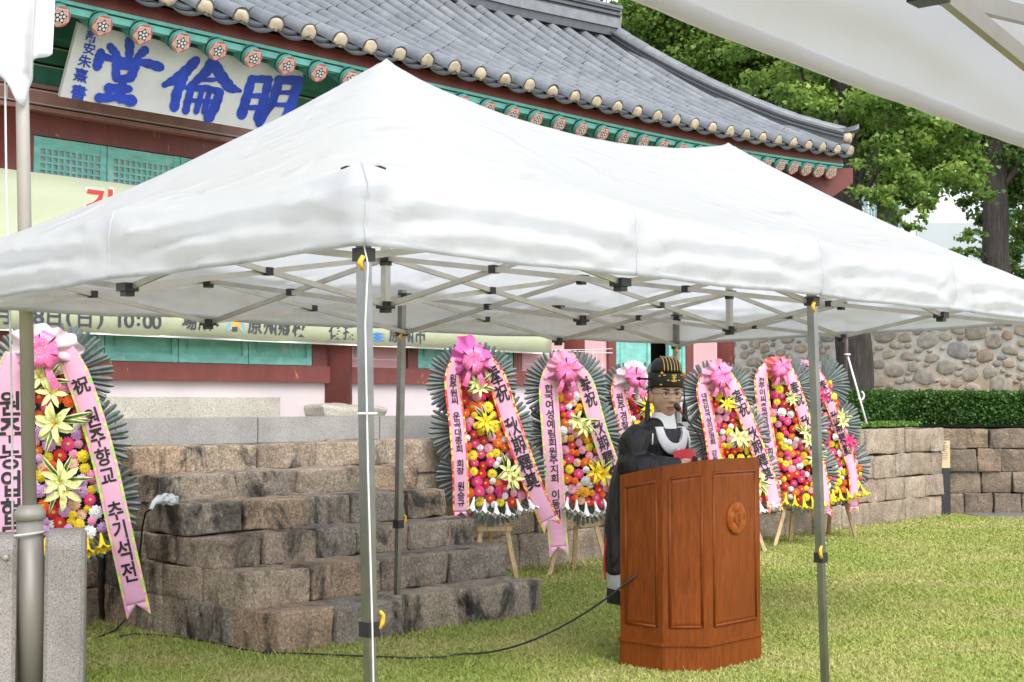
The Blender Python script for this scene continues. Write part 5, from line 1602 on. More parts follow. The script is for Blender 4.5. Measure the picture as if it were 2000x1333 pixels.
def wreath(key, label, cx, Y, rz, axis, hw, bow, left, right, border, tiss, palette, seed, feet, accents, trump, pineM='pine', fr=1.0, fs_=1.0):
    base = at_y(cx, 900, Y); base.z = 0
    W = thing('flower_wreath', label, 'wreath', base, rz, 'congratulatory flower wreaths')
    rot = Matrix.Rotation(-rz, 3, 'Z'); rot_w = Matrix.Rotation(rz, 3, 'Z')
    nrm = rot_w @ Vector((0, -1, 0))
    def L(x, y, yl):                                # photo pixel -> local point on the plane y_local = yl
        P0 = base+rot_w @ Vector((0, yl, 0)); d = ray(x, y); P = C0+d*((P0-C0).dot(nrm)/d.dot(nrm))
        return rot @ (P-base)
    rr = random.Random(seed)
    s = Y/FPX
    A, Bt = L(*axis[0], -.06), L(*axis[1], -.06)
    ax = lambda f: A.lerp(Bt, f)
    hwa, hwb = hw[0]*s, hw[1]*s
    HW = lambda f: hwa+(hwb-hwa)*min(1, f*1.15) if f < .8 else hwb*math.sqrt(max(0, 1-((f-.8)/.22)**2))
    # easel
    lx, rx, zc = feet
    topc = ax(.9); 
    fl, frr = Vector((-lx, -.10, 0)), Vector((rx, -.10, 0)); tp = Vector((topc.x*.5, .015, topc.z+.12))
    for a, b in ((fl, tp+Vector((-.03, 0, 0))), (frr, tp+Vector((.03, 0, 0))), (Vector((.04, .24, 0)), tp+Vector((0, .03, -.08)))):
        m = MB(); m.bar(a, b, .036, .022, up=(0, 1, 0)); m.obj('easel_leg', M[pineM], W)
    f = zc/tp.z
    m = MB(); m.bar(fl.lerp(tp, f)+Vector((-.05, -.022, 0)), frr.lerp(tp, f)+Vector((.05, -.022, 0)), .012, .034); m.obj('easel_rail', M[pineM], W)
    # dark backing
    m = MB(); ring = []
    for k in range(21): ring.append((ax(k/20), HW(k/20)*.96+.01))
    prof = [Vector((p.x-h_, 0, p.z)) for p, h_ in ring]+[Vector((p.x+h_, 0, p.z)) for p, h_ in ring[::-1]]
    n = len(prof); m.add([(p.x, -.03, p.z) for p in prof]+[(p.x, .02, p.z) for p in prof], [tuple(range(n)), tuple(range(n, 2*n))[::-1]]+[(i, n+i, n+(i+1) % n, (i+1) % n) for i in range(n)])
    m.obj('backing', PM['leafdark'], W)
    # palm fronds in tiers
    for tier, (f, ln) in enumerate(((.02, .27), (.40, .29), (.76, .28))):
        for sd in (-1, 1):
            h0_ = ax(f)+Vector((sd*HW(f)*.45, 0, 0))
            for k in range(20):
                a = R(88-k*7.6)+rr.uniform(-.03, .03)
                d = Vector((sd*math.cos(a), 0, math.sin(a)))
                X = Matrix((Vector((d.z, 0, -d.x)), Vector((0, 1, 0)), d)).transposed().to_4x4()
                X.translation = h0_+d*.05+Vector((0, .012+.006*(k % 2)+.012*tier, 0)); X = X @ Matrix.Diagonal((1.05, 1, ln*fr*rr.uniform(.94, 1.04), 1))
                link('palm_leaf', FROND, W, X)
    for k in range(20):
        a = R(-162+k*7.6); d = Vector((math.cos(a), 0, math.sin(a)))
        X = Matrix((Vector((d.z, 0, -d.x)), Vector((0, 1, 0)), d)).transposed().to_4x4()
        X.translation = ax(.84)+d*.06+Vector((0, -.035-.004*(k % 2), 0)); X = X @ Matrix.Diagonal((1.05, 1, .27*fr*rr.uniform(.95, 1.05), 1))
        link('palm_leaf', FROND, W, X)
    # flowers
    pts = []
    for acc in accents:                              # big lilies first
        kind, f, u, size = acc
        c = ax(f)+Vector((u*HW(f), -.17, 0)); pts.append((c.x, c.z, size*.30))
        for q in range(2):
            o = link('lily', LIL[kind], W, TR(c+Vector((rr.uniform(-.03, .03)+(.05*q-.03), .01*q, rr.uniform(-.03, .03)-.05*q)), (rr.uniform(-.3, .3), rr.uniform(0, 6), rr.uniform(-.4, .4)), (size, size, size)))
        for q in range(4):
            a = rr.uniform(0, 6.28); link('strap_leaf', STRAP, W, TR(c+Vector((0, .045, 0)), (rr.uniform(-.2, .4), a, 0), (.30, .4, size*rr.uniform(.65, .95))))
    tries = 0
    while tries < 6500 and len(pts) < 165:
        tries += 1
        f = rr.random()**.75; u = rr.uniform(-1, 1); c = ax(f)+Vector((u*HW(f), 0, 0))
        sz = rr.choice((.088, .096, .104, .08))*fs_ if tries < 2200 else .055*fs_
        if all((c.x-x)**2+(c.z-z)**2 > (r_+sz*.36)**2 for x, z, r_ in pts):
            pts.append((c.x, c.z, sz*.36))
            y = -.085-.065*math.sqrt(max(0, 1-u*u))+rr.uniform(-.012, .012)
            if sz < .06*fs_:
                nm, me = 'chrysanthemum', FLW2[rr.choice(palette[1])]; sz *= 1.15
            elif rr.random() < palette[2]: nm, me = 'chrysanthemum', FLW2[rr.choice(palette[1])]
            else: nm, me = 'gerbera', FLW[rr.choice(palette[0])]
            link(nm, me, W, TR((c.x, y, c.z), (rr.uniform(-.35, .25), rr.uniform(0, 6), u*.5+rr.uniform(-.25, .25)), (sz, sz, sz)))
    for k in range(trump[1]):
        u = -.85+1.7*k/max(1, trump[1]-1); c = ax(.97)+Vector((u*hwb*.85, -.10, -.0+.06*abs(u)))
        link('trumpet_lily', TRU[trump[0]], W, TR(c+Vector((0, 0, -.015)), (rr.uniform(-.5, -.2), u*-.35, 0), (.135, .135, .13)))
    # ribbons
    def ribbon(px, wpx, text, yl, nm, start, size_k):
        C = [L(x, y, yl) for x, y in px]
        ln = [0]
        for i in range(len(C)-1): ln.append(ln[-1]+(C[i+1]-C[i]).length)
        w = wpx*s
        def ev(q):
            q = max(0, min(1, q))*ln[-1]
            for i in range(len(C)-1):
                if q <= ln[i+1]+1e-9:
                    f = (q-ln[i])/(ln[i+1]-ln[i]); 
                    p0, p1, p2, p3 = C[max(0, i-1)], C[i], C[i+1], C[min(len(C)-1, i+2)]
                    return .5*((2*p1)+(p2-p0)*f+(2*p0-5*p1+4*p2-p3)*f*f+(3*p1-p0-3*p2+p3)*f**3)
            return C[-1]
        def pt(q, v, h=0):
            c = ev(q); d = (ev(min(1, q+.02))-ev(max(0, q-.02))); d.y = 0; d.normalize(); sd = Vector((-d.z, 0, d.x))
            if sd.x < 0: sd = -sd
            y = -.012*math.sin(q*9+seed)-.010*math.cos(v*3.1)
            ww = w*min(1, .6+q*3)
            return c+sd*(v*ww)+Vector((0, y-h, 0))
        m = MB(); NQ = 44
        m.grid(lambda a, b: pt(a, b-.5), NQ, 6)
        # swallow tail
        n0 = len(m.v)
        end = [pt(1, b/6-.5) for b in range(7)]; dn = (ev(1)-ev(.97)).normalized()
        tip = [e_+dn*(w*.55*abs(b/3-1)) for b, e_ in enumerate(end)]
        m.add(end+tip, [(b, b+1, 8+b, 7+b) for b in range(6)])
        rb_ = m.obj('ribbon', RIBM, W, True)
        sl = rb_.modifiers.new('thick', 'SOLIDIFY'); sl.thickness = .0015
        for sd in (-1, 1):
            m = MB(); m.grid(lambda a, b: pt(a, sd*(.5-.11*b), .0025), NQ, 1)
            te = [pt(1, sd*.5, .0025), pt(1, sd*.39, .0025)]
            m.add(te+[te[0]+dn*(w*.55), te[1]+dn*(w*.55*.78)], [(0, 1, 3, 2)])
            m.obj('ribbon_border', BOR[border], rb_, True)
        # lettering, written downwards
        m = MB(); pitch = size_k[0]*s; hch = pitch*.94; total = ln[-1]; q = start*total
        for ch in text:
            if ch == ' ': q += pitch*.8; continue
            qc = q+hch/2; q += pitch
            if qc+hch/2 > total: break
            m = MB(); put_glyph(m, ch, lambda a, b: pt((qc-b*hch)/total, a*size_k[1], .004), True); m.obj('brush_character', INK, rb_)
        return rb_
    tl, tr2 = RIB[key]
    ribbon(left[0], left[1], tl, -.185, 'ribbon', left[2], left[3])
    ribbon(right[0], right[1], tr2, -.185, 'ribbon', right[2], right[3])
    # tissue and bow
    bc = L(*bow[0], -.215); br = bow[1]*s
    m = MB()
    def tis(a, b):
        th = 2*math.pi*a; r = br*b*(1+.10*math.sin(th*3+seed)+.05*math.sin(th*13))*(1.25 if tiss[1] and abs(th-1.7) < .35 and b > .9 else 1)
        y = .05-.07*math.sin(math.pi*min(1, b*1.1))+.03*b*math.sin(th*9+seed)+.012*math.sin(th*17)*b
        return (bc.x+r*math.cos(th), bc.y+y, bc.z+r*math.sin(th)*.86)
    m.grid(tis, 72, 9); m.obj('tissue', TISS[tiss[0]], W, True)
    for k in range(7):
        a = R(20+k*50)+rr.uniform(-.2, .2); ll = br*rr.uniform(.45, .68); ww = br*.42
        d = Vector((math.cos(a), 0, math.sin(a))); sd = Vector((-d.z, 0, d.x)); m = MB()
        def lp(u, v):
            th = math.pi*2*u; q = .5-.5*math.cos(th)
            return bc+d*(ll*q)+sd*((v-.5)*ww*(.22+.78*q))+Vector((0, -.035-.045*math.sin(th)*.9-.02, 0))
        m.grid(lp, 14, 2); m.obj('bow_loop', BOWM, W, True)
    for k in range(2):
        d = Vector((-.35+.8*k, 0, -1)).normalized(); sd = Vector((-d.z, 0, d.x)); m = MB()
        m.grid(lambda u, v: bc+d*(br*1.15*u)+sd*((v-.5)*br*.26*(.5+.5*u))+Vector((0, -.05+.012*math.sin(u*7), 0)), 10, 2); m.obj('bow_tail', BOWM, W, True)
    m = MB(); m.box(bc+Vector((0, -.065, 0)), (br*.28, .05, br*.28)); m.obj('bow_knot', BOWM, W)
    return W
P_MIX = (('red', 'orange', 'yellow', 'hotpink', 'peach', 'white', 'red'), ('lilac', 'white', 'yellow', 'orange', 'pink', 'lilac'), .45)
P_RED = (('red', 'red', 'hotpink', 'pink', 'yellow', 'red', 'pink', 'orange'), ('white', 'hotpink', 'yellow'), .05)
P_PEA = (('pink', 'red', 'peach', 'hotpink', 'orange', 'pink', 'yellow'), ('gold', 'white', 'orange'), .12)
wreath('a', 'large mixed flower wreath with white tissue top standing behind the granite flagpole posts', 105, 8.75, R(6), [(92, 728), (138, 1062)], (52, 88), ((82, 688), 66),
       ([(30, 690), (20, 745), (20, 850), (22, 1000), (25, 1160)], 60, .17, (50, .72)), ([(118, 668), (152, 735), (195, 870), (236, 1040), (266, 1180)], 46, .15, (37, .66)), 'green', ('white', False), P_MIX, 1, (.22, .10, .3),
       [('lime', .05, .2, .20), ('lime', .28, .25, .26), ('lime', .62, .1, .26)], ('yellow', 6), fr=1.0, fs_=.95)
wreath('b', 'red and yellow flower wreath with magenta tissue right beside the stone steps', 958, 11.55, R(12), [(922, 742), (975, 985)], (30, 72), ((922, 706), 44),
       ([(893, 702), (884, 740), (893, 830), (899, 930), (901, 1000)], 32, .11, (15.0, .46)), ([(948, 702), (972, 745), (1006, 850), (1040, 945), (1072, 1015)], 38, .07, (36, .66)), 'red', ('magenta', True), P_RED, 2, (.16, .20, .42),
       [('lime', .05, .2, .15), ('yellow', .32, .1, .19), ('lime', .72, .35, .21)], ('white', 6))
wreath('c', 'peach and pink flower wreath with green bordered ribbons and a pink bow', 1125, 12.05, R(12), [(1106, 752), (1148, 985)], (26, 62), ((1104, 722), 40),
       ([(1082, 715), (1072, 750), (1077, 850), (1084, 960), (1091, 1068)], 38, .11, (17.0, .46)), ([(1122, 715), (1146, 755), (1172, 850), (1200, 930), (1224, 1010)], 34, .10, (30, .62)), 'green', ('pink', False), P_PEA, 3, (.26, .26, .42),
       [('lime', .30, .3, .18), ('yellow', .72, .5, .20)], ('white', 6))
wreath('d', 'flower wreath with pale pink tissue half hidden behind the speaker in black', 1250, 13.0, R(12), [(1240, 770), (1275, 975)], (24, 56), ((1238, 738), 36),
       ([(1216, 732), (1208, 760), (1218, 820), (1232, 900), (1238, 980)], 30, .16, (17.5, .5)), ([(1255, 730), (1278, 780), (1302, 860), (1330, 960)], 30, .1, (26, .6)), 'red', ('white', False), P_RED, 4, (.24, .24, .42),
       [('yellow', .12, .4, .16)], ('white', 5))
wreath('e', 'red and yellow flower wreath with pale lilies standing behind the lectern', 1432, 13.85, R(12), [(1402, 765), (1455, 985)], (26, 62), ((1404, 738), 34),
       ([(1382, 734), (1373, 760), (1383, 820), (1396, 890), (1404, 985)], 28, .15, (11.2, .42)), ([(1418, 728), (1440, 775), (1470, 850), (1500, 930), (1512, 985)], 30, .15, (27, .66)), 'red', ('pink', True), P_RED, 5, (.26, .28, .42),
       [('yellow', .10, .1, .15), ('lime', .38, .35, .19), ('lime', .78, .35, .26)], ('white', 5))
wreath('f', 'flower wreath with a coral bow standing between the lectern and a tent leg', 1553, 14.5, R(12), [(1530, 752), (1570, 975)], (26, 60), ((1522, 720), 30),
       ([(1500, 715), (1486, 740), (1493, 810), (1505, 890), (1510, 985)], 29, .10, (12.6, .46)), ([(1536, 712), (1552, 760), (1575, 830), (1600, 910), (1612, 1000)], 26, .13, (24, .66)), 'red', ('coral', False), P_RED, 6, (.27, .27, .44),
       [('lime', .12, .0, .13), ('lime', .42, .3, .17), ('lime', .62, .5, .17)], ('yellow', 6))
wreath('g', 'flower wreath with hot pink lilies standing behind a tent leg before the hedge', 1628, 15.3, R(12), [(1596, 748), (1640, 960)], (24, 50), ((1580, 724), 26),
       ([(1572, 716), (1562, 738), (1572, 790), (1590, 860), (1602, 985)], 25, .14, (24, .7)), ([(1590, 716), (1614, 770), (1640, 840), (1664, 920), (1668, 990)], 20, .12, (22, .7)), 'red', ('pink', False), P_RED, 7, (.18, .2, .40),
       [('hotpink', .08, -.3, .13), ('lime', .32, .7, .16), ('hotpink', .55, .7, .16)], ('yellow', 6), 'pine_dark')
# ---------------------------------------------------------------- the speaker
PX = Vector((.766, 8.25, 0))
person = thing('person', 'standing speaker in a black ceremonial robe, tall black crown, glasses and white collar', 'person', PX, BANG-R(4))
def ell(cx, cy, z, a, b, n=32, wob=0.0, seed=0):
    return [(cx+a*math.cos(2*math.pi*k/n)*(1+wob*math.sin(5*2*math.pi*k/n+z*9+seed)), cy+b*math.sin(2*math.pi*k/n)*(1+wob*math.sin(4*2*math.pi*k/n+z*7+seed)), z) for k in range(n)]
def remesh(mb, name, mat, parent, vox, smooth_it=4):
    me = mb.mesh(name, mat, True); o = bpy.data.objects.new(name, me); COL.objects.link(o)
    r = o.modifiers.new('r', 'REMESH'); r.mode = 'VOXEL'; r.voxel_size = vox; r.use_smooth_shade = True
    if smooth_it:
        s = o.modifiers.new('s', 'SMOOTH'); s.iterations = smooth_it; s.factor = .5
    dg = bpy.context.evaluated_depsgraph_get(); me2 = bpy.data.meshes.new_from_object(o.evaluated_get(dg))
    bpy.data.objects.remove(o); bpy.data.meshes.remove(me)
    me2.name = name
    for p in me2.polygons: p.use_smooth = True
    if not me2.materials: me2.materials.append(mat)
    return link(name, me2, parent)
HC = Vector((0.0, -.165, 1.475))                 # head centre
HR = Matrix.Rotation(R(-27), 3, 'Z') @ Matrix.Rotation(R(4), 3, 'X') @ Matrix.Diagonal((1.10, 1.06, 1.07))
def G(x, s): return math.exp(-(x/s)**2)
def head_point(d):
    x, y, z = d.x*.0765, d.y*.098, d.z*.123
    if z < 0:
        k = -z/.123
        x *= 1-.30*k**1.8; 
        y = y*(1-.12*k) - .012*k if y < 0 else y*(1-.35*k)
    if y < 0:
        w = G(x, .06); y = y+.010*w*max(0, -d.y)                      # flatten the face
        # nose
        nz = max(0, min(1, (.030-z)/.055)) if z > -.026 else max(0, 1-(-.026-z)/.010)
        y -= .026*nz*G(x, .0095+.006*nz)
        y -= .006*G(abs(x)-.013, .007)*G(z+.024, .008)                  # wings of the nose
        y += .011*G(abs(x)-.031, .017)*G(z-.012, .011)                  # eye sockets
        y -= .005*G(abs(x)-.030, .022)*G(z-.033, .008)                  # brow
        y -= .006*G(abs(x)-.043, .016)*G(z+.018, .018)                  # cheek bones
        y += .004*G(abs(x)-.040, .014)*G(z+.058, .018)
        y -= .0065*G(x, .024)*(G(z+.055, .006)+1.1*G(z+.067, .006)); y += .004*G(x, .022)*G(z+.061, .003)
        y -= .007*G(x, .022)*G(z+.099, .014)
    return Vector((x, y, z))
m = MB(); NU, NV_ = 72, 60
rings = []
for j in range(1, NV_):
    th = math.pi*j/NV_
    rings.append([HC+HR @ head_point(Vector((math.sin(th)*math.cos(2*math.pi*k/NU), math.sin(th)*math.sin(2*math.pi*k/NU), -math.cos(th)))) for k in range(NU)])
m.loft(rings)
for sx in (-1, 1):                                # ears
    er = []
    for q, ry, rz_ in ((.062, .016, .030), (.074, .020, .034), (.084, .021, .034), (.088, .012, .024)):
        er.append([HC+HR @ Vector((sx*q, .012+.010*(q-.07)*8+ry*math.cos(2*math.pi*k/14), -.012+rz_*math.sin(2*math.pi*k/14))) for k in range(14)])
    m.loft(er if sx > 0 else [r[::-1] for r in er])
m.loft([ell(0, -.125, 1.20, .085, .075), ell(0, -.13, 1.27, .058, .060), ell(0, -.14, 1.34, .052, .055), ell(0, -.15, 1.41, .052, .058)])
m.loft([ell(0, -.07, 1.05, .16, .10), ell(0, -.085, 1.18, .17, .10), ell(0, -.10, 1.25, .12, .08), ell(0, -.12, 1.285, .06, .06)])
# forearms and hands reaching to the reading desk, mostly inside the sleeves
for sx in (-1, 1):
    m.tube([(sx*.14, -.09, 1.17), (sx*.185, -.10, 1.05), (sx*.13, -.27, 1.065), (sx*.09, -.33, 1.085)], [.05, .042, .032, .026], 12)
    m.loft([ell(sx*.085, -.335, 1.07, .024, .030, 12), ell(sx*.075, -.345, 1.10, .026, .034, 12)])
    for fi in range(4):
        b0 = Vector((sx*(.085-.016*fi), -.36, 1.088)); m.tube([b0, b0+Vector((-sx*.012, -.035, .004)), b0+Vector((-sx*.03, -.055, -.008)), b0+Vector((-sx*.04, -.058, -.022))], [.0095, .009, .008, .007], 8)
    m.tube([(sx*.09, -.33, 1.10), (sx*.06, -.36, 1.115), (sx*.035, -.375, 1.112)], [.011, .010, .008], 8)
SKIN = NT('skin')
SKIN.color(SKIN.ramp(SKIN.noise(18, 4), [(.3, (.44,.27,.19)), (.7, (.53,.34,.25))])); SKIN.set('Roughness', .5); SKIN.set('Subsurface Weight', .12); SKIN.set('Subsurface Radius', (.012, .005, .003)); SKIN.set('Subsurface Scale', .5)
SKIN.bump(SKIN.noise(160, 2), .12, .002)
body = remesh(m, 'body', SKIN.m, person, .0042, 2)
def fp_(x, z, h=0.0):                             # a point on the face, h metres proud of it
    d = Vector((x/.0765, 0, z/.123)); r2 = d.x**2+d.z**2
    d.y = -math.sqrt(max(0, 1-r2)); 
    if z < 0: 
        k = -z/.123; xx = x/(1-.30*k**1.8); d.x = xx/.0765; d.y = -math.sqrt(max(0, 1-d.x**2-d.z**2))
    q = head_point(d); return HC+HR @ (q+Vector((0, -h, 0)))
M['eye_white'] = mk('eye white', (.55,.52,.50), .25); M['iris'] = mk('dark iris', (.012,.008,.006), .15); M['brow'] = mk('black hair', (.012,.010,.010), .6); M['lip'] = mk('lips', (.33,.13,.11), .45)
for sx in (-1, 1):
    c = fp_(sx*.031, .010, -.004)
    m = MB(); vs, fs = _cube(5); m.add([c+HR @ Vector((Vector(v).normalized().x*.0145, Vector(v).normalized().y*.008, Vector(v).normalized().z*.0062)) for v in vs], fs); e_ = m.obj('eye', M['eye_white'], person, True)
    m = MB(); m.add([c+HR @ Vector((Vector(v).normalized().x*.0056+.002, Vector(v).normalized().y*.0025-.0072, Vector(v).normalized().z*.0056)) for v in vs], fs); m.obj('iris', M['iris'], e_, True)
    m = MB(); m.tube([fp_(sx*(.031+q*.0155), .0135+.0035*(1-q*q), .002) for q in np.linspace(-1, 1, 9)], [.0012, .0018, .002, .002, .002, .002, .002, .0018, .001], 6); m.obj('eyelid', M['brow'], person, True)
    m = MB(); m.tube([fp_(sx*(.012+.036*q), .031+.006*math.sin(q*2.2), .0015) for q in np.linspace(0, 1, 8)], [.003, .0042, .0045, .0042, .004, .0034, .0026, .0015], 6); m.obj('eyebrow', M['brow'], person, True)
m = MB(); m.tube([fp_(.024*q, -.057-.002*q*q, .0005) for q in np.linspace(-1, 1, 11)], [.001, .0028, .004, .0045, .004, .0042, .004, .0045, .004, .0028, .001], 6)
m.tube([fp_(.021*q, -.0665+.003*q*q, .0005) for q in np.linspace(-1, 1, 11)], [.001, .003, .0045, .0052, .0055, .0055, .0055, .0052, .0045, .003, .001], 6)
m.obj('lips', M['lip'], person, True)
# short black hair below the crown
m = MB(); rg = []
for z in np.linspace(-.035, .075, 8):
    rw_ = []
    for k in range(29):
        a = math.pi*(-.02+1.04*k/28)
        q = Vector((math.cos(a)*.080*(1-.0*z), math.sin(a)*.100+.004, z)); 
        sc_ = math.sqrt(max(.2, 1-(z/.16)**2)); rw_.append(HC+HR @ Vector((q.x*sc_, max(q.y*sc_, -.012+.25*max(0, -z)), z)))
    rg.append(rw_)
m.loft(rg, False, False); m.obj('hair', M['brow'], person, True)
# glasses
m = MB()
for sx in (-1, 1):
    c = fp_(sx*.031, .006, .0)
    m.tube([c+HR @ Vector((.0215*math.copysign(abs(math.cos(a))**.8, math.cos(a)), -.014-.0+.004*abs(math.cos(a))*0, .0165*math.copysign(abs(math.sin(a))**.8, math.sin(a)))) for a in np.linspace(0, 2*math.pi, 25)], .0014, 6)
    m.tube([c+HR @ Vector((sx*.0215, -.012, .006)), HC+HR @ Vector((sx*.074, -.062, .014)), HC+HR @ Vector((sx*.081, .01, .012))], .0014, 6)
c0, c1 = fp_(-.0095, .010, .014), fp_(.0095, .010, .014); yb = min(c0.y, c1.y)
m.tube([fp_(-.031, .006)+HR @ Vector((.0205, -.0145, .006)), HC+HR @ Vector((0, -.118, .018)), fp_(.031, .006)+HR @ Vector((-.0205, -.0145, .006))], .0013, 6)
m.obj('glasses', mk('dark glasses frame', (.03,.02,.018), .3, .6), person, True)
# robe
ROBE = NT('black robe')
ROBE.color(ROBE.ramp(ROBE.noise(5, 4), [(.3, (.006,.006,.007)), (.7, (.011,.011,.0125))])); ROBE.set('Roughness', .46); ROBE.set('Specular IOR Level', .4)
_b = ROBE.bump(ROBE.noise(7, 4, .5, vec=ROBE.mapped((1.6, 1.6, .55)), dist=.9), .75, .05); ROBE.bump(ROBE.noise(320, 2), .15, .001, _b)
m = MB()
m.loft([ell(0, .03, .46, .275, .20, wob=.03), ell(0, .02, .7, .27, .195, wob=.025), ell(0, 0, .95, .26, .185, wob=.02), ell(0, -.04, 1.10, .255, .17), ell(0, -.07, 1.20, .245, .155), ell(0, -.095, 1.27, .205, .125), ell(0, -.11, 1.315, .13, .095), ell(0, -.12, 1.345, .085, .075)])
for sx in (-1, 1):                                # wide sleeves
    m.tube([(sx*.13, -.10, 1.255), (sx*.20, -.085, 1.19), (sx*.235, -.085, 1.08), (sx*.245, -.17, 1.05), (sx*.15, -.27, 1.06), (sx*.07, -.325, 1.075)], [.085, .088, .095, .09, .08, .058], 20)
    rg = []
    for q, (x, y, zt_, zb_) in enumerate(((.215, .02, 1.12, .60), (.23, -.06, 1.12, .55), (.215, -.14, 1.12, .62))):
        rg.append([(sx*(x+.035*math.cos(2*math.pi*k/14)), y+.03*math.cos(2*math.pi*k/14), (zt_+zb_)/2+(zt_-zb_)/2*math.sin(2*math.pi*k/14)) for k in range(14)])
    m.loft(rg)
robe = remesh(m, 'robe', ROBE.m, person, .0095, 4)
robe.data.update()
_co = [v.co.copy() for v in robe.data.vertices]; _no = [v.normal.copy() for v in robe.data.vertices]
for v, c_, n_v in zip(robe.data.vertices, _co, _no):     # soft hanging folds
    k = .5+.5*min(1, max(0, (1.32-c_.z)/.25))
    f1 = noise.noise(Vector((c_.x*11+c_.z*1.2, c_.y*11, c_.z*2.2)))
    f2 = noise.noise(Vector((c_.x*24-c_.z*5, c_.y*24, c_.z*6+4)))
    v.co = c_+n_v*(k*(.013*f1+.006*f2))
    w_ = min(1, max(0, (1.26-v.co.z)/.12)); v.co.x *= 1-.17*w_
M['white_silk'] = satin('white silk', (.74,.74,.78), .5); M['grey_silk'] = satin('pale grey silk', (.60,.61,.68), .5); M['red_silk'] = satin('red silk', (.50,.008,.018), .5)
m = MB(); m.loft([ell(0, .03, .35, .212, .178, wob=.05), ell(0, .03, .60, .206, .17, wob=.03)]); m.obj('underskirt', M['grey_silk'], person, True)
m = MB(); m.loft([ell(.10, .0, .005, .09, .10), ell(.09, .0, .285, .12, .12), ell(0, .03, .287, .215, .18, wob=.05), ell(0, .03, .37, .216, .18, wob=.05)]); m.obj('hem_band', ROBE.m, person)
for k in (-1, 1):
    m = MB(); m.box((.10+k*.055, -.06, .035), (.085, .24, .07)); m.obj('shoe', ROBE.m, person)
m = MB(); m.grid(lambda a, b: (-.200-.004*a, .13-.018*a+.01*math.sin(b*4), .42+.26*b), 2, 8); m.obj('red_lining', M['red_silk'], person, True)
# white collar and round white neckband with a square pendant
m = MB(); m.loft([ell(0, -.13, 1.285, .096, .090), ell(0, -.137, 1.32, .080, .078), ell(0, -.143, 1.352, .068, .070), ell(0, -.146, 1.378, .060, .064)], True, False); m.obj('collar', M['white_silk'], person, True)
def front_y(x, z):
    tab = [(.95, 0, .26, .185), (1.10, -.04, .255, .17), (1.20, -.07, .245, .155), (1.27, -.095, .205, .125), (1.315, -.11, .13, .095), (1.345, -.12, .085, .075)]
    c, a, b = [np.interp(z, [t_[0] for t_ in tab], [t_[i] for t_ in tab]) for i in (1, 2, 3)]
    return c-b*math.sqrt(max(.02, 1-(x/a)**2))
def band(path, w, h, name, mat):
    m = MB(); rows_ = [[], [], [], []]
    P_ = [Vector(p) for p in path]
    for i, p in enumerate(P_):
        d = (P_[min(i+1, len(P_)-1)]-P_[max(0, i-1)]); d.y = 0; d.normalize(); sd = Vector((-d.z, 0, d.x))*w[i]/2
        a, b = p+sd, p-sd
        for q, v in enumerate((a, b)):
            rows_[q].append((v.x, min(p.y, front_y(v.x, v.z)-h), v.z))
        rows_[2].append((b.x, min(p.y, front_y(b.x, b.z)-h)+.014, b.z)); rows_[3].append((a.x, min(p.y, front_y(a.x, a.z)-h)+.014, a.z))
    m.loft(rows_, True, False); return m.obj(name, mat, person, True)
path, wd = [], []
for k in range(25):
    a = math.pi*(1.06-1.12*k/24)+math.pi
    x, z = .103*math.cos(a)*-1, 1.275+.105*math.sin(a)
    path.append((x, front_y(x, z)-.014, z)); wd.append(.044+.022*math.sin(math.pi*k/24))
band(path, wd, .014, 'neckband', M['white_silk'])
m = MB(); yy = front_y(0, 1.125)-.045
m.box((0, yy, 1.155), (.014, .01, .04)); 
for x_, z_, sx_, sz_ in ((0, 1.133, .058, .017), (0, 1.092, .058, .017), (-.0205, 1.1125, .017, .024), (.0205, 1.1125, .017, .024)): m.box((x_, yy, z_), (sx_, .01, sz_))
m.obj('pendant', M['white_silk'], person)
m = MB(); m.grid(lambda a, b: (-.085+.19*a, min(front_y(-.085+.19*a, 1.04+.105*b), -.262)-.034-.02*math.sin(a*3.1), 1.05+.112*b+.012*math.sin(a*3.1)), 12, 6); m.obj('red_apron', M['red_silk'], person, True)
# white piping on the robe
for sx, pts_ in ((1, [(.15, 1.275), (.165, 1.22), (.175, 1.16)]), (1, [(.12, 1.14), (.15, 1.09)]), (-1, [(.15, 1.26), (.16, 1.20)])):
    m = MB(); m.tube([(sx*x_, front_y(x_, z_)-.016, z_) for x_, z_ in pts_], .004 if len(pts_) < 3 or sx < 0 else .009, 6); m.obj('piping', M['white_silk'], person, True)
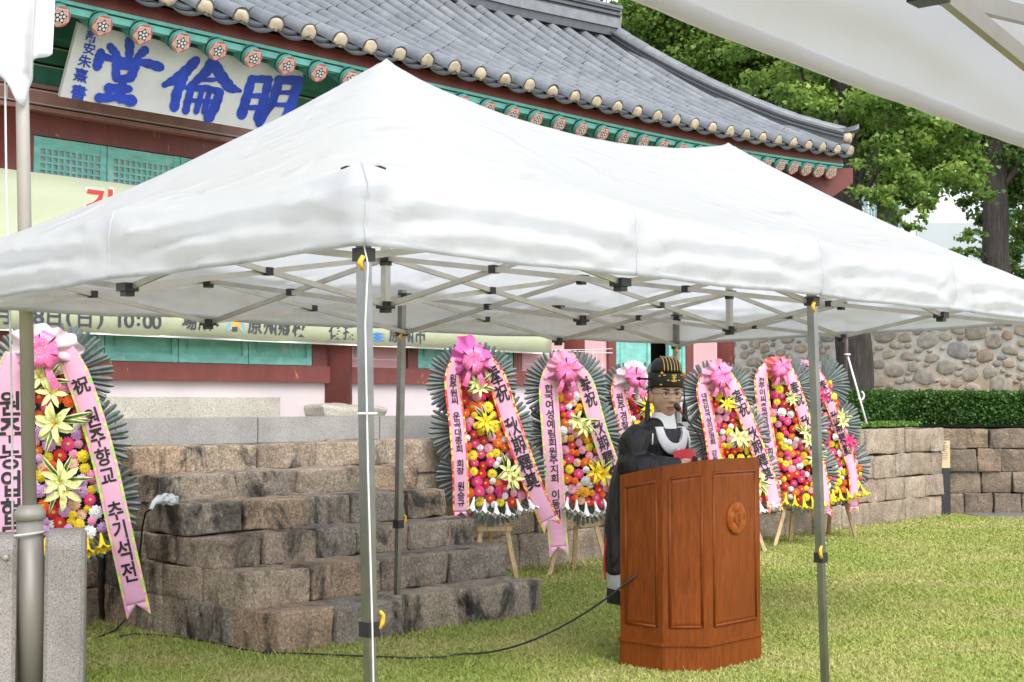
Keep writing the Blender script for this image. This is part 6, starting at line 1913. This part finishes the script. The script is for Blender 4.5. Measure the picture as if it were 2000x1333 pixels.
# crown
M['crown_black'] = mk('black crown cloth', (.008,.008,.009), .55, bump=.3, bs=90); M['gold'] = mk('gilt ornament', (.72,.47,.12), .3, .9)
hat = MB()
def hp_(a, rx, ry, z): return HC+HR @ Vector((rx*math.cos(a), .004+ry*math.sin(a), z))
def hring(rx, ry, z, tilt=.0): return [hp_(2*math.pi*k/36, rx, ry, z+tilt*math.sin(2*math.pi*k/36)) for k in range(36)]
hat.loft([hring(.086, .108, .040, -.010), hring(.088, .110, .050, -.006), hring(.090, .112, .080), hring(.092, .114, .118), hring(.088, .110, .122), hring(.080, .100, .122)], True, True)
hat.loft([hring(.078, .098, .120), hring(.079, .099, .145), hring(.070, .090, .176), hring(.048, .066, .196), hring(.018, .028, .203)], True, True)
crown = hat.obj('crown', M['crown_black'], person, True)
for i in range(6):
    x = -.044+.0176*i; m = MB()
    pts_ = []
    for q in np.linspace(0, 1, 12):
        a = -math.pi/2+q*1.9; z = .125+.079*math.sin(min(math.pi/2, q*1.75)); ry = .102*math.cos(min(1.45, q*1.5)); pts_.append(HC+HR @ Vector((x*(1-.1*q), .004-ry*math.sqrt(max(.05, 1-(x/.09)**2)), z+.004)))
    m.tube(pts_, .0026, 6); m.obj('gilt_rib', M['gold'], crown, True)
rr = random.Random(5)
for a_, z_, sx_, sz_ in ((-90, .102, .010, .030), (-90, .084, .030, .008), (-90, .113, .026, .007), (-72, .086, .012, .006), (-108, .086, .012, .006), (-135, .108, .010, .008), (-130, .062, .012, .007), (-45, .108, .010, .008), (-60, .113, .016, .006), (-120, .113, .016, .006)):
    c = hp_(R(a_), .0925, .1145, z_); m = MB()
    rot_ = HR @ Matrix.Rotation(R(a_)+math.pi/2, 3, 'Z')
    m.box(c, (sx_, .006, sz_), rot_); m.box(c, (sz_*.8, .005, sx_*.5), rot_); m.obj('gilt_ornament', M['gold'], crown)
for a_ in (-128, -52):
    m = MB(); c = hp_(R(a_), .091, .113, .122); m.tube([c, c+HR @ Vector((math.cos(R(a_)), math.sin(R(a_)), 0))*.012], [.011, .007], 12); m.obj('gilt_boss', M['gold'], crown, True)
m = MB(); a_, b_ = HC+HR @ Vector((-.155, .02, .088)), HC+HR @ Vector((.125, .02, .078))
m.tube([a_, a_.lerp(b_, .06), a_.lerp(b_, .07), a_.lerp(b_, .9), b_], [.008, .012, .006, .005, .002], 10); m.obj('hair_pin', M['crown_black'], crown, True)
for sx, zl_ in ((-1, -.17), (1, -.14)):
    m = MB(); x_ = .098
    m.tube([HC+HR @ Vector((sx*x_, -.005, .05)), HC+HR @ Vector((sx*(x_+.004), -.008, -.03))], .004, 6)
    m.tube([HC+HR @ Vector((sx*(x_+.004), -.008, -.03)), HC+HR @ Vector((sx*(x_+.005), -.010, -.05)), HC+HR @ Vector((sx*(x_+.007), -.012, zl_+.035)), HC+HR @ Vector((sx*(x_+.008), -.014, zl_))], [.006, .014, .016, .021], 12)
    m.obj('tassel', M['crown_black'], crown, True)
